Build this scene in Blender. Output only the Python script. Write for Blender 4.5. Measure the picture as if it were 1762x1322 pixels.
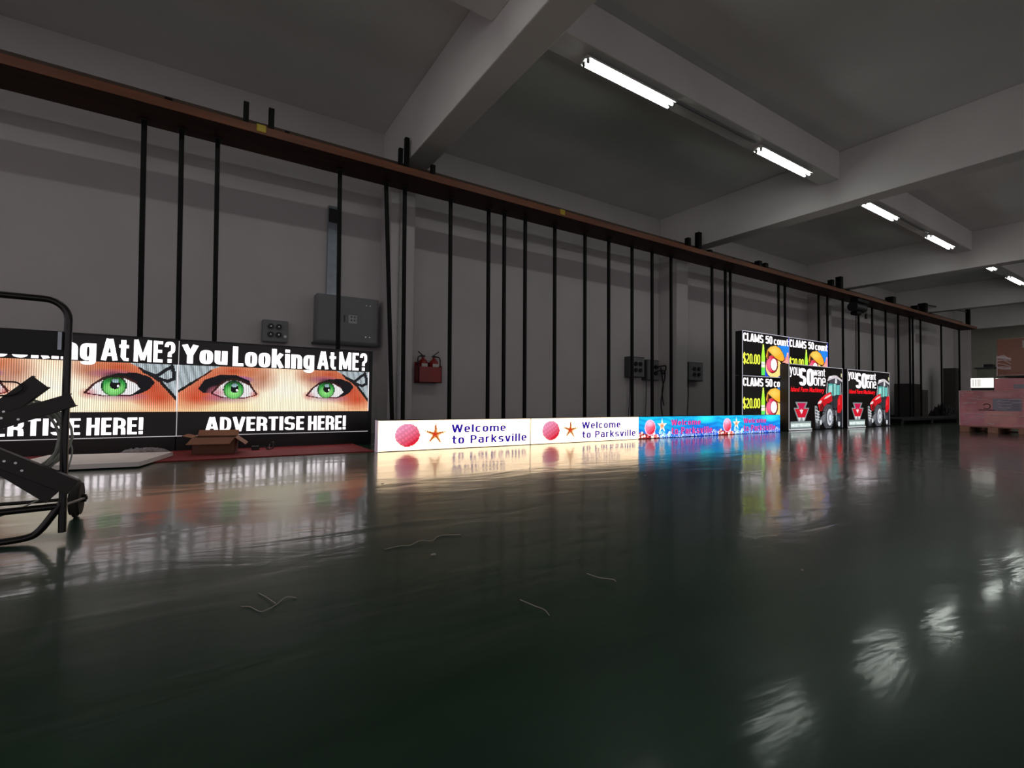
import bpy, bmesh, math, random
import numpy as np
from mathutils import Vector, Matrix

for o in list(bpy.data.objects): bpy.data.objects.remove(o, do_unlink=True)
random.seed(7); rng = np.random.default_rng(7)
scene = bpy.context.scene
COL = scene.collection
PI = math.pi

# ------------------------------------------------------------ camera, world, exposure
YAW, PITCH, ROLL, FPX = 0.568100676, 0.0259558376, 0.0147493785, 826.1119
fwd = Vector((math.sin(YAW)*math.cos(PITCH), math.cos(YAW)*math.cos(PITCH), math.sin(PITCH)))
rt0 = Vector((math.cos(YAW), -math.sin(YAW), 0)); up0 = rt0.cross(fwd)
rt = math.cos(ROLL)*rt0 + math.sin(ROLL)*up0
up = -math.sin(ROLL)*rt0 + math.cos(ROLL)*up0
cd = bpy.data.cameras.new('camera'); cam = bpy.data.objects.new('camera', cd); COL.objects.link(cam)
cd.sensor_fit = 'HORIZONTAL'; cd.sensor_width = 36.0; cd.lens = 36.0*FPX/1762
cd.clip_start = 0.05; cd.clip_end = 200
m = Matrix((rt, up, -fwd)).transposed().to_4x4(); m.translation = (0, 0, 0.6); cam.matrix_world = m
scene.camera = cam

world = bpy.data.worlds.new('dim_hall_air'); scene.world = world; world.use_nodes = True
bg = world.node_tree.nodes['Background']
bg.inputs['Color'].default_value = (1.0, 0.92, 0.945, 1); bg.inputs['Strength'].default_value = 0.55
scene.view_settings.view_transform = 'Standard'; scene.view_settings.look = 'None'
scene.view_settings.exposure = 0.0; scene.view_settings.gamma = 1.0
scene.view_settings.use_curve_mapping = False
TUBE_STRENGTH = 24.0
LED = 1.0

# ------------------------------------------------------------ helpers
def lin(h):
    v = [int(h[i:i+2], 16)/255 for i in (0, 2, 4)]
    return tuple((c/12.92 if c <= .04045 else ((c+.055)/1.055)**2.4) for c in v)
MATS = {}
def pbr(name, hexcol, rough=.6, metal=0., vary=.12, scale=6., spec=.5, bump=0., bscale=40., stretch=(1, 1, 1), coat=0.):
    if name in MATS: return MATS[name]
    mt = bpy.data.materials.new(name); mt.use_nodes = True
    nt = mt.node_tree; N = nt.nodes; L = nt.links; b = N['Principled BSDF']
    c = lin(hexcol)
    tc = N.new('ShaderNodeTexCoord'); mp = N.new('ShaderNodeMapping'); mp.inputs['Scale'].default_value = stretch
    L.new(tc.outputs['Object'], mp.inputs['Vector'])
    no = N.new('ShaderNodeTexNoise'); no.inputs['Scale'].default_value = scale; no.inputs['Detail'].default_value = 6
    L.new(mp.outputs['Vector'], no.inputs['Vector'])
    cr = N.new('ShaderNodeValToRGB')
    cr.color_ramp.elements[0].position = .3; cr.color_ramp.elements[1].position = .7
    cr.color_ramp.elements[0].color = tuple(x*(1-vary) for x in c)+(1,)
    cr.color_ramp.elements[1].color = tuple(min(1, x*(1+vary)) for x in c)+(1,)
    L.new(no.outputs['Fac'], cr.inputs['Fac']); L.new(cr.outputs['Color'], b.inputs['Base Color'])
    b.inputs['Roughness'].default_value = rough; b.inputs['Metallic'].default_value = metal
    b.inputs['Specular IOR Level'].default_value = spec; b.inputs['Coat Weight'].default_value = coat
    if bump:
        n2 = N.new('ShaderNodeTexNoise'); n2.inputs['Scale'].default_value = bscale; n2.inputs['Detail'].default_value = 8
        L.new(mp.outputs['Vector'], n2.inputs['Vector'])
        bp = N.new('ShaderNodeBump'); bp.inputs['Strength'].default_value = bump; bp.inputs['Distance'].default_value = .01
        L.new(n2.outputs['Fac'], bp.inputs['Height']); L.new(bp.outputs['Normal'], b.inputs['Normal'])
    MATS[name] = mt; return mt
def glow(hexcol, s=1.0):
    key = 'led_%s_%d' % (hexcol, round(s*100))
    if key in MATS: return MATS[key]
    mt = bpy.data.materials.new(key); mt.use_nodes = True
    b = mt.node_tree.nodes['Principled BSDF']; b.inputs['Base Color'].default_value = (.01, .01, .01, 1)
    b.inputs['Roughness'].default_value = .5
    b.inputs['Emission Color'].default_value = lin(hexcol)+(1,); b.inputs['Emission Strength'].default_value = s
    MATS[key] = mt; return mt
def picture_mat(s=1.0):
    key = 'led_picture_%d' % round(s*100)
    if key in MATS: return MATS[key]
    mt = bpy.data.materials.new(key); mt.use_nodes = True; nt = mt.node_tree
    b = nt.nodes['Principled BSDF']; b.inputs['Base Color'].default_value = (.01, .01, .01, 1)
    a = nt.nodes.new('ShaderNodeAttribute'); a.attribute_name = 'led'
    nt.links.new(a.outputs['Color'], b.inputs['Emission Color']); b.inputs['Emission Strength'].default_value = s
    b.inputs['Roughness'].default_value = .5
    MATS[key] = mt; return mt

def tag(o, label=None, cat=None, group=None, kind=None):
    if label: o['label'] = label
    if cat: o['category'] = cat
    if group: o['group'] = group
    if kind: o['kind'] = kind
    return o
def thing(name, label, cat, loc=(0, 0, 0), rz=0., group=None):
    o = bpy.data.objects.new(name, None); COL.objects.link(o); o.empty_display_size = .1
    o.location = loc; o.rotation_euler = (0, 0, rz)
    return tag(o, label, cat, group)
def copy_tree(o, parent=None):
    c = o.copy(); COL.objects.link(c); c.parent = parent
    for ch in [x for x in bpy.data.objects if x.parent == o]: copy_tree(ch, c)
    return c
class MB:
    def __init__(s): s.bm = bmesh.new()
    def box(s, a, b, bev=0., M=None):
        r = bmesh.ops.create_cube(s.bm, size=1.0); vs = r['verts']
        for v in vs:
            v.co = Vector(((a[0]+b[0])/2+v.co.x*(b[0]-a[0]), (a[1]+b[1])/2+v.co.y*(b[1]-a[1]), (a[2]+b[2])/2+v.co.z*(b[2]-a[2])))
            if M is not None: v.co = M @ v.co
        if bev:
            es = list({e for v in vs for e in v.link_edges})
            bmesh.ops.bevel(s.bm, geom=es, offset=bev, segments=2, affect='EDGES', profile=.5)
        return s
    def cyl(s, p, q, r, n=16, r2=None, cap=True):
        p = Vector(p); q = Vector(q); d = q-p
        M = Matrix.Translation((p+q)/2) @ d.to_track_quat('Z', 'Y').to_matrix().to_4x4()
        bmesh.ops.create_cone(s.bm, cap_ends=cap, segments=n, radius1=r, radius2=r if r2 is None else r2, depth=d.length, matrix=M)
        return s
    def sph(s, c, r, sc=(1, 1, 1), u=16, v=10):
        M = Matrix.Translation(c) @ Matrix.Diagonal((sc[0], sc[1], sc[2], 1))
        bmesh.ops.create_uvsphere(s.bm, u_segments=u, v_segments=v, radius=r, matrix=M); return s
    def tube(s, pts, r, n=8, closed=False):
        P = [Vector(p) for p in pts]; rings = []; nrm = None
        for i, p in enumerate(P):
            if closed: t = P[(i+1) % len(P)]-P[i-1]
            else: t = P[min(i+1, len(P)-1)]-P[max(i-1, 0)]
            t.normalize()
            if nrm is None:
                nrm = t.orthogonal().normalized()
            nrm = (nrm - t*nrm.dot(t)).normalized(); bn = t.cross(nrm)
            rings.append([s.bm.verts.new(p+(nrm*math.cos(2*PI*k/n)+bn*math.sin(2*PI*k/n))*r) for k in range(n)])
        m_ = len(rings)
        for i in range(m_ if closed else m_-1):
            A, B = rings[i], rings[(i+1) % m_]
            for k in range(n): s.bm.faces.new((A[k], A[(k+1) % n], B[(k+1) % n], B[k]))
        if not closed:
            s.bm.faces.new(rings[0][::-1]); s.bm.faces.new(rings[-1])
        return s
    def prism(s, pts, axis_pts, M=None):
        """pts: list of 3D points (one face), axis_pts: offset vector"""
        off = Vector(axis_pts)
        A = [s.bm.verts.new(Vector(p)) for p in pts]; B = [s.bm.verts.new(Vector(p)+off) for p in pts]
        n = len(A); s.bm.faces.new(A[::-1]); s.bm.faces.new(B)
        for i in range(n): s.bm.faces.new((A[i], A[(i+1) % n], B[(i+1) % n], B[i]))
        return s
    def build(s, name, mat, parent=None, smooth=False):
        bmesh.ops.recalc_face_normals(s.bm, faces=s.bm.faces[:])
        me = bpy.data.meshes.new(name); s.bm.to_mesh(me); s.bm.free()
        if mat: me.materials.append(mat)
        if smooth:
            for p in me.polygons: p.use_smooth = True
            me.set_sharp_from_angle(angle=math.radians(40))
        o = bpy.data.objects.new(name, me); COL.objects.link(o)
        if parent is not None: o.parent = parent
        return o
def curve_pts(ctrl, n=8):
    C = [Vector(c) for c in ctrl]; out = []
    for i in range(len(C)-1):
        p0 = C[max(i-1, 0)]; p1 = C[i]; p2 = C[i+1]; p3 = C[min(i+2, len(C)-1)]
        for k in range(n):
            t = k/n
            out.append(.5*((2*p1)+(-p0+p2)*t+(2*p0-5*p1+4*p2-p3)*t*t+(-p0+3*p1-3*p2+p3)*t**3))
    out.append(C[-1]); return out
def structure(name, mb, mat): return tag(mb.build(name, mat), kind='structure')

# ------------------------------------------------------------ materials
M_wall = pbr('wall_paint', 'c6bfc0', .85, vary=.04, scale=1.2)
M_ceil = pbr('ceiling_paint', 'e2dedd', .9, vary=.06, scale=.8)
M_farwall = pbr('far_wall_paint', 'bdbcae', .85, vary=.05, scale=.8)
M_black = pbr('black_steel', '0b0908', .6, .0, vary=.25, scale=12, spec=.2)
M_blackp = pbr('black_powder_coat', '121114', .5, vary=.1)
M_rail = pbr('orange_rail_paint', '6e3c20', .6, vary=.25, scale=2.2, stretch=(.6, 6, 6))
M_railb = pbr('shaded_rail_paint', '3c1d10', .65, vary=.3, scale=2.2, stretch=(.6, 6, 6), spec=.25)  # shade on the rail's underside is put into this darker colour
M_dark = pbr('dark_iron', '1c1917', .6, vary=.2)
M_grey = pbr('grey_enamel', '77787a', .45, vary=.05)
M_greydk = pbr('dark_grey_plastic', '46494c', .5, vary=.08)
M_galv = pbr('galvanised_steel', '9aa3ad', .3, .8, vary=.15, scale=9)
M_white = pbr('white_enamel', 'e8e8e4', .4, vary=.02)
M_card = pbr('brown_cardboard', '9a6a52', .85, vary=.1, scale=5)
M_cardshade = pbr('cardboard_shaded', '6f4d3c', .9, vary=.1, scale=5)  # darker copy of the cardboard, the box body's shade in its colour
M_red = pbr('red_enamel', '8e1512', .35, vary=.08)
M_redmat = pbr('red_mat', '8e2a2e', .8, vary=.16, scale=7, bump=.3, bscale=120)
M_foam = pbr('white_foam_board', 'f2eae6', .75, vary=.05)
M_yellow = pbr('yellow_plastic', 'b39a1d', .5, vary=.1)
M_wood = pbr('pallet_wood', 'b98874', .85, vary=.2, scale=4, stretch=(1, 8, 8))  # pink light on the pallet is put into the wood colour
M_screw = pbr('bright_screw', 'd8d8d8', .2, .9, vary=.05)
M_rubber = pbr('wheel_rubber', '38342f', .7, vary=.2)

def floor_mat():
    mt = bpy.data.materials.new('green_epoxy_floor'); mt.use_nodes = True; nt = mt.node_tree; N = nt.nodes; L = nt.links
    b = N['Principled BSDF']
    tc = N.new('ShaderNodeTexCoord')
    n1 = N.new('ShaderNodeTexNoise'); n1.inputs['Scale'].default_value = .55; n1.inputs['Detail'].default_value = 7; n1.inputs['Roughness'].default_value = .6
    mq = N.new('ShaderNodeMapping'); mq.inputs['Rotation'].default_value = (0, 0, math.radians(20)); mq.inputs['Scale'].default_value = (.8, 2.2, 1)
    L.new(tc.outputs['Object'], mq.inputs['Vector']); L.new(mq.outputs['Vector'], n1.inputs['Vector'])
    cr = N.new('ShaderNodeValToRGB')
    cr.color_ramp.elements[0].position = .32; cr.color_ramp.elements[0].color = (.006, .034, .017, 1)
    cr.color_ramp.elements[1].position = .72; cr.color_ramp.elements[1].color = (.026, .076, .044, 1)
    L.new(n1.outputs['Fac'], cr.inputs['Fac']); L.new(cr.outputs['Color'], b.inputs['Base Color'])
    n2 = N.new('ShaderNodeTexNoise'); n2.inputs['Scale'].default_value = 1.1; n2.inputs['Detail'].default_value = 9; n2.inputs['Roughness'].default_value = .7
    L.new(tc.outputs['Object'], n2.inputs['Vector'])
    mr = N.new('ShaderNodeMapRange'); mr.inputs['From Min'].default_value = .3; mr.inputs['From Max'].default_value = .75
    mr.inputs['To Min'].default_value = .07; mr.inputs['To Max'].default_value = .18
    L.new(n2.outputs['Fac'], mr.inputs['Value']); L.new(mr.outputs['Result'], b.inputs['Coat Roughness'])
    # trowel ripples: long low waves plus fine orange peel
    mp = N.new('ShaderNodeMapping'); mp.inputs['Rotation'].default_value = (0, 0, math.radians(22)); mp.inputs['Scale'].default_value = (.9, 2.6, 1)
    L.new(tc.outputs['Object'], mp.inputs['Vector'])
    n3 = N.new('ShaderNodeTexNoise'); n3.inputs['Scale'].default_value = 1.6; n3.inputs['Detail'].default_value = 4; n3.inputs['Distortion'].default_value = .6
    L.new(mp.outputs['Vector'], n3.inputs['Vector'])
    b1 = N.new('ShaderNodeBump'); b1.inputs['Strength'].default_value = .19; b1.inputs['Distance'].default_value = .02
    L.new(n3.outputs['Fac'], b1.inputs['Height'])
    n4 = N.new('ShaderNodeTexNoise'); n4.inputs['Scale'].default_value = 28; n4.inputs['Detail'].default_value = 5
    L.new(tc.outputs['Object'], n4.inputs['Vector'])
    b2 = N.new('ShaderNodeBump'); b2.inputs['Strength'].default_value = .025; b2.inputs['Distance'].default_value = .004
    L.new(n4.outputs['Fac'], b2.inputs['Height']); L.new(b1.outputs['Normal'], b2.inputs['Normal'])
    L.new(b2.outputs['Normal'], b.inputs['Normal'])
    b.inputs['IOR'].default_value = 1.40
    b.inputs['Roughness'].default_value = .36; b.inputs['Specular IOR Level'].default_value = .24
    b.inputs['Coat Weight'].default_value = 1.0; b.inputs['Coat IOR'].default_value = 1.145
    L.new(b2.outputs['Normal'], b.inputs['Coat Normal'])
    return mt
M_floor = floor_mat()

# ------------------------------------------------------------ room shell
XL, XR, YB, YW = -10.0, 30.0, -9.0, 7.45
ZB, ZJ, ZC = 3.85, 4.27, 4.73              # underside of beams, underside of joists, ceiling slab
structure('floor', MB().box((XL, YB, -.1), (XR, YW, 0)), M_floor)
structure('ceiling', MB().box((XL, YB, ZC), (XR+.2, YW+.2, ZC+.2)), M_ceil)
structure('wall_left', MB().box((XL, YW, 0), (XR+.2, YW+.2, ZC)), M_wall)
structure('wall_far', MB().box((XR, YB, 0), (XR+.2, YW, ZC)), M_farwall)
BX = [-4.15, 2.28, 8.74, 15.42, 21.85, 28.2]
for x in BX:
    structure('ceiling_beam', MB().box((x, YB, ZB), (x+.34, YW, ZC), .012), M_ceil)
    structure('column', MB().box((x-.02, 6.95, 0), (x+.36, YW, ZB), .012), M_wall)
for a, b_ in zip([XL-.34]+BX, BX+[XR]):
    structure('ceiling_joist', MB().box((a+.34, 3.72, ZJ), (b_, 4.02, ZC), .01), M_ceil)
structure('baseboard_left', MB().box((9.4, YW-.02, 0), (XR, YW, .12)), pbr('dark_skirting', '2a2625', .6))

# ------------------------------------------------------------ fluorescent lamps (one row below the joist)
def make_lamp(length, name='fluorescent_lamp'):
    t = thing(name, None, None)
    h = length/2
    MB().prism([(-h, -.075, .0), (-h, -.045, .05), (-h, .045, .05), (-h, .075, .0), (-h, .03, .012), (-h, 0, .03), (-h, -.03, .012)], (2*h, 0, 0)).build('reflector', M_white, t)
    for y in (-.034, .034):
        MB().cyl((-h+.03, y, -.015), (h-.03, y, -.015), .013, 10, cap=False).build('tube', MATS.get('tube') or tube_mat(), t)
        for sx in (-1, 1):
            MB().box((sx*(h-.02)-.012, y-.012, -.03), (sx*(h-.02)+.012, y+.012, .03), .003).build('lamp_holder', M_blackp, t)
    return t
def tube_mat():
    mt = bpy.data.materials.new('tube'); mt.use_nodes = True; b = mt.node_tree.nodes['Principled BSDF']
    b.inputs['Emission Color'].default_value = (.93, 1.0, .95, 1); b.inputs['Emission Strength'].default_value = TUBE_STRENGTH
    MATS['tube'] = mt; return mt
lamp_spots = [
    (-2.48, 'fluorescent batten lamp above the hand truck bay, first of the ceiling row'),
    (.70, 'fluorescent batten lamp just left of the nearest ceiling beam, second of the ceiling row'),
    (4.02, 'large bright fluorescent batten lamp, first one right of the nearest ceiling beam'),
    (7.28, 'fluorescent batten lamp left of the second ceiling beam, below the long joist'),
    (10.64, 'fluorescent batten lamp just behind the second ceiling beam'),
    (13.78, 'fluorescent batten lamp midway between the second and third ceiling beams'),
    (17.06, 'fluorescent batten lamp half hidden by the third ceiling beam, only a small glow showing'),
    (19.82, 'fluorescent batten lamp at the right edge, beyond the third ceiling beam'),
    (23.1, 'fluorescent batten lamp beyond the fourth ceiling beam, nearer of two'),
    (26.3, 'fluorescent batten lamp beyond the fourth ceiling beam, farther of two'),
]
proto = None
for x, lab in lamp_spots:
    if proto is None:
        proto = make_lamp(1.40); o = proto
        for a_ in (-.45, .35): MB().box((a_, -.02, .04), (a_+.1, .02, .08)).build('mounting_stem', M_grey, o)
    else: o = copy_tree(proto)
    o.location = (x, 3.852, 4.19)
    tag(o, lab, 'lamp', 'fluorescent lamps along the joist')
c = MB().box((4.80, 3.83, 4.245), (6.50, 3.855, 4.27)).build('cable_trunking', M_grey)
tag(c, 'thin grey cable trunking on the joist between the two nearest lamps', 'trunking')
c = MB().box((11.42, 3.83, 4.245), (13.0, 3.855, 4.27)).build('cable_trunking', M_grey)
tag(c, 'thin grey cable trunking on the joist beyond the second ceiling beam', 'trunking')

# ------------------------------------------------------------ overhead rail with hangers
rail = thing('overhead_rail', 'long flat orange steel rail with dark underside hung below the beams along the wall', 'rail', (10, 6.23, 3.48))
RX0, RX1 = -4.2, 25.25
RY0, RY1, RZ0, RZ1 = 5.98, 6.49, 3.48, 3.575
def P(o, x, y, z): return (x-o.location.x, y-o.location.y, z-o.location.z)
MB().box(P(rail, RX0, RY0, RZ0), P(rail, RX1, RY1, RZ1), .008).build('rail_body', M_railb, rail)
MB().box(P(rail, RX0, RY0-.008, RZ0+.002), P(rail, RX1, RY0, RZ1-.002), .002).build('front_face', M_rail, rail)
MB().box(P(rail, RX0, 6.39, 3.72), P(rail, RX1, 6.49, 3.82), .006).build('rear_bar', pbr('rear_bar_paint', '4a3a30', .7), rail)
for x in np.arange(-3.5, 25, 3.2): MB().box(P(rail, x, 6.42, RZ1), P(rail, x+.04, 6.46, 3.73)).build('bar_post', M_dark, rail)
def stub(x, z, w=.055): MB().box(P(rail, x-w/2, 6.21, RZ1), P(rail, x+w/2, 6.21+w, z), .004).build('hanger_stub', M_black, rail)
for x, z, w in ((-.41, 3.72, .07), (.31, 3.93, .055), (.57, 3.94, .06), (.74, 3.72, .05), (2.14, 3.93, .055), (2.225, 4.10, .06), (2.61, 3.83, .06),
             (8.18, 3.87, .09), (8.52, 4.05, .10), (8.89, 3.75, .09), (10.73, 3.82, .12), (10.99, 3.81, .12), (14.2, 3.88, .12), (14.7, 4.04, .14), (15.1, 3.74, .12),
             (18.2, 3.92, .22), (20.1, 3.86, .18), (20.87, 4.03, .22), (21.3, 3.74, .14)):
    stub(x, z, w)
for x in (4.11, 4.49, 6.55, 9.6, 11.75, 13.5, 13.85):       # angled clip plates on the rail top
    MB().box((-.08, -.02, -.012), (.08, .02, .012), M=Matrix.Translation(P(rail, x, 6.19, RZ1+.06)) @ Matrix.Rotation(math.radians(-38), 4, 'Y')).box(P(rail, x-.05, 6.17, RZ1), P(rail, x+.01, 6.21, RZ1+.04)).build('clip_plate', M_black, rail)
for x in (.45, 4.72):
    MB().box(P(rail, x-.05, RY0-.015, 3.505), P(rail, x+.05, RY0+.05, 3.59), .01).build('yellow_marker', M_yellow, rail)['label'] = 'yellow plastic marker on the rail edge'
MB().box(P(rail, RX1-.10, 6.16, RZ0+.03), P(rail, RX1+.02, 6.29, 4.35), .01).build('end_stop', M_black, rail)
MB().cyl(P(rail, 20.9, 6.25, 3.98), P(rail, RX1-.05, 6.25, 4.2), .025, 8).build('stay_rod', M_greydk, rail)

# ------------------------------------------------------------ steel poles below the rail
ORD = 'first second third fourth fifth sixth seventh eighth ninth tenth eleventh twelfth thirteenth fourteenth fifteenth sixteenth seventeenth eighteenth nineteenth twentieth'.split()
pole_x = [-0.582, -0.253, 0.084, 1.427, 1.995, 2.295, 2.992, 3.632, 3.915, 4.31, 4.91, 5.575, 6.141, 6.739, 7.289, 7.842, 9.17, 9.647, 9.83, 11.806, 12.097, 13.775, 14.251, 15.14, 16.116, 17.028, 17.985, 18.943, 19.895, 20.143, 20.833, 22.808, 24.751]
n_pole = len(pole_x)
def make_pole(top_dx=0., bot_dx=0.):
    t = thing('steel_pole', None, None)
    MB().box((-.0235, -.0235, .012), (.0235, .0235, 3.465), .004).build('shaft', M_black, t)
    MB().box((-.05, -.05, 0), (.05, .05, .012)).build('foot_plate', M_dark, t)
    MB().box((-.04, -.04, 3.465), (.04, .04, 3.48)).build('top_plate', M_dark, t)
    return t
proto = make_pole()
for i, x in enumerate(pole_x):
    o = proto if i == 0 else copy_tree(proto)
    o.location = (x, 6.365, 0)
    if i < 4: o.rotation_euler = (0, -math.atan2(.04, 3.48), 0)
    if i == 4:
        o.location.x = 2.155; o.rotation_euler = (0, -math.atan2(.165, 3.48), 0)
        lab = 'black steel pole that leans to the left, touching its neighbour at the near column'
    elif i < 20: lab = 'black steel pole below the long rail, %s pole counted from the left' % ORD[i]
    else: lab = 'black steel pole below the long rail, %s pole counted from the far right end' % ORD[n_pole-1-i]
    tag(o, lab, 'pole', 'steel poles below the overhead rail')

# ------------------------------------------------------------ hoist
h = thing('electric_hoist', 'dark electric hoist with chain hanging under the far half of the rail', 'hoist', (15.5, 6.12, 3.48))
MB().box((-.32, -.10, -.10), (.38, .09, 0), .01).build('trolley', M_black, h)
MB().cyl((-.42, 0, -.24), (.2, 0, -.24), .13, 20).cyl((.2, 0, -.24), (.3, 0, -.24), .10, 20).build('motor', M_blackp, h, True)
MB().box((-.34, -.09, -.46), (-.05, .09, -.36), .03).build('chain_box', M_black, h)
ch = MB()
for i in range(44):
    z = -.46-i*.0355
    ch.tube([(-.2+.012*math.cos(a)*(i % 2), .012*math.cos(a)*((i+1) % 2), z+.026*math.sin(a)) for a in np.linspace(0, 2*PI, 9)[:-1]], .006, 5, True)
ch.build('chain', M_dark, h)
MB().tube(curve_pts([(-.2, 0, -1.99), (-.2, 0, -2.08), (-.12, 0, -2.16), (-.2, 0, -2.23), (-.28, 0, -2.16)], 6), .02, 8).build('hook', M_dark, h, True)
MB().tube(curve_pts([(.25, 0, -.1), (.36, 0, -.28), (.42, 0, -.2), (.44, 0, -.36)], 6), .008, 6).build('pendant_cable', M_black, h)
MB().box((.41, -.03, -.50), (.48, .03, -.36), .012).build('pendant_control', M_blackp, h)

# ------------------------------------------------------------ LED pictures
class Canvas:
    """a picture in LED pixels; u to the right, v up, both 0..1 over the whole screen"""
    def __init__(s, nu, nv, u0=0, u1=1, v0=0, v1=1):
        s.nu, s.nv, s.box = nu, nv, (u0, u1, v0, v1)
        uu = u0+(np.arange(nu)+.5)/nu*(u1-u0); vv = v0+(np.arange(nv)+.5)/nv*(v1-v0)
        s.U, s.V = np.meshgrid(uu, vv); s.rgb = np.zeros((nv, nu, 3)); s.on = np.zeros((nv, nu), bool)
    def put(s, mask, col, a=1.):
        c = np.array(lin(col)) if isinstance(col, str) else col
        al = (mask*a)[..., None] if not np.isscalar(a) else (mask.astype(float)*a)[..., None]
        s.rgb = s.rgb*(1-al)+c*al; s.on |= mask
    def poly(s, pts, col, a=1.):
        inside = np.zeros(s.U.shape, bool); n = len(pts)
        for i in range(n):
            (x1, y1), (x2, y2) = pts[i], pts[(i+1) % n]
            if y1 == y2: continue
            c = ((s.V > min(y1, y2)) & (s.V <= max(y1, y2))); xi = x1+(s.V-y1)*(x2-x1)/(y2-y1)
            inside ^= c & (s.U < xi)
        s.put(inside, col, a)
    def ell(s, c, rx, ry, col, a=1., rot=0.):
        du, dv = s.U-c[0], s.V-c[1]; ca, sa = math.cos(rot), math.sin(rot)
        s.put(((du*ca+dv*sa)/rx)**2+((-du*sa+dv*ca)/ry)**2 <= 1, col, a)
    def soft(s, c, rx, ry, col, a=1., p=1., rot=0.):
        du, dv = s.U-c[0], s.V-c[1]; ca, sa = math.cos(rot), math.sin(rot)
        r = np.sqrt(((du*ca+dv*sa)/rx)**2+((-du*sa+dv*ca)/ry)**2)
        s.rgb = s.rgb*(1-(np.clip(1-r, 0, 1)**p*a)[..., None])+np.array(lin(col))*(np.clip(1-r, 0, 1)**p*a)[..., None]
    def line(s, p, q, w, col, asp=1., a=1.):
        d = np.array([(q[0]-p[0])*asp, q[1]-p[1]]); L2 = d@d+1e-12
        du, dv = (s.U-p[0])*asp, s.V-p[1]; t = np.clip((du*d[0]+dv*d[1])/L2, 0, 1)
        s.put(np.hypot(du-t*d[0], dv-t*d[1]) <= w, col, a)
    def mesh(s, name, W, H, zb, y, gapx=.12, gapy=.12):
        u0, u1, v0, v1 = s.box; V = []; F = []; C = []
        du, dv = (u1-u0)/s.nu, (v1-v0)/s.nv
        js, is_ = np.nonzero(s.on)
        for j, i in zip(js, is_):
            a = u0+(i+gapx/2)*du; b = u0+(i+1-gapx/2)*du; c = v0+(j+gapy/2)*dv; d = v0+(j+1-gapy/2)*dv
            n = len(V); x0, x1 = (a-.5)*W, (b-.5)*W
            V += [(x0, y, zb+c*H), (x1, y, zb+c*H), (x1, y, zb+d*H), (x0, y, zb+d*H)]; F.append((n, n+1, n+2, n+3)); C.append(s.rgb[j, i])
        me = bpy.data.meshes.new(name); me.from_pydata(V, [], F)
        at = me.attributes.new('led', 'FLOAT_COLOR', 'FACE')
        arr = np.ones((len(F), 4), np.float32); arr[:, :3] = np.array(C).reshape(-1, 3); at.data.foreach_set('color', arr.ravel())
        me.update(); return me
def text_mesh(body, x0, x1, z0, z1, y, bold=.0, widen=0., shear=0., spacing=1.0):
    cu = bpy.data.curves.new('txt', 'FONT'); cu.body = body; cu.offset = bold; cu.shear = shear; cu.resolution_u = 3; cu.fill_mode = 'FRONT'
    cu.space_character = spacing
    ob = bpy.data.objects.new('txt', cu); COL.objects.link(ob)
    dg = bpy.context.evaluated_depsgraph_get(); me = bpy.data.meshes.new_from_object(ob.evaluated_get(dg))
    bpy.data.objects.remove(ob, do_unlink=True); bpy.data.curves.remove(cu)
    co = np.array([v.co[:2] for v in me.vertices]); lo = co.min(0); hi = co.max(0)
    fs = [tuple(p.vertices) for p in me.polygons]; bpy.data.meshes.remove(me)
    wd = widen*(z1-z0)
    X = x0+wd+(co[:, 0]-lo[0])/(hi[0]-lo[0])*(x1-x0-2*wd); Z = z0+(co[:, 1]-lo[1])/(hi[1]-lo[1])*(z1-z0)
    V = []; F = []
    for k, dx in enumerate((-wd, 0, wd) if widen else (0,)):
        n = len(V); V += [(a+dx, y-.0003*k, b) for a, b in zip(X, Z)]; F += [tuple(i+n for i in f) for f in fs]
    me = bpy.data.meshes.new('lettering'); me.from_pydata(V, [], F); me.update(); return me
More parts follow.
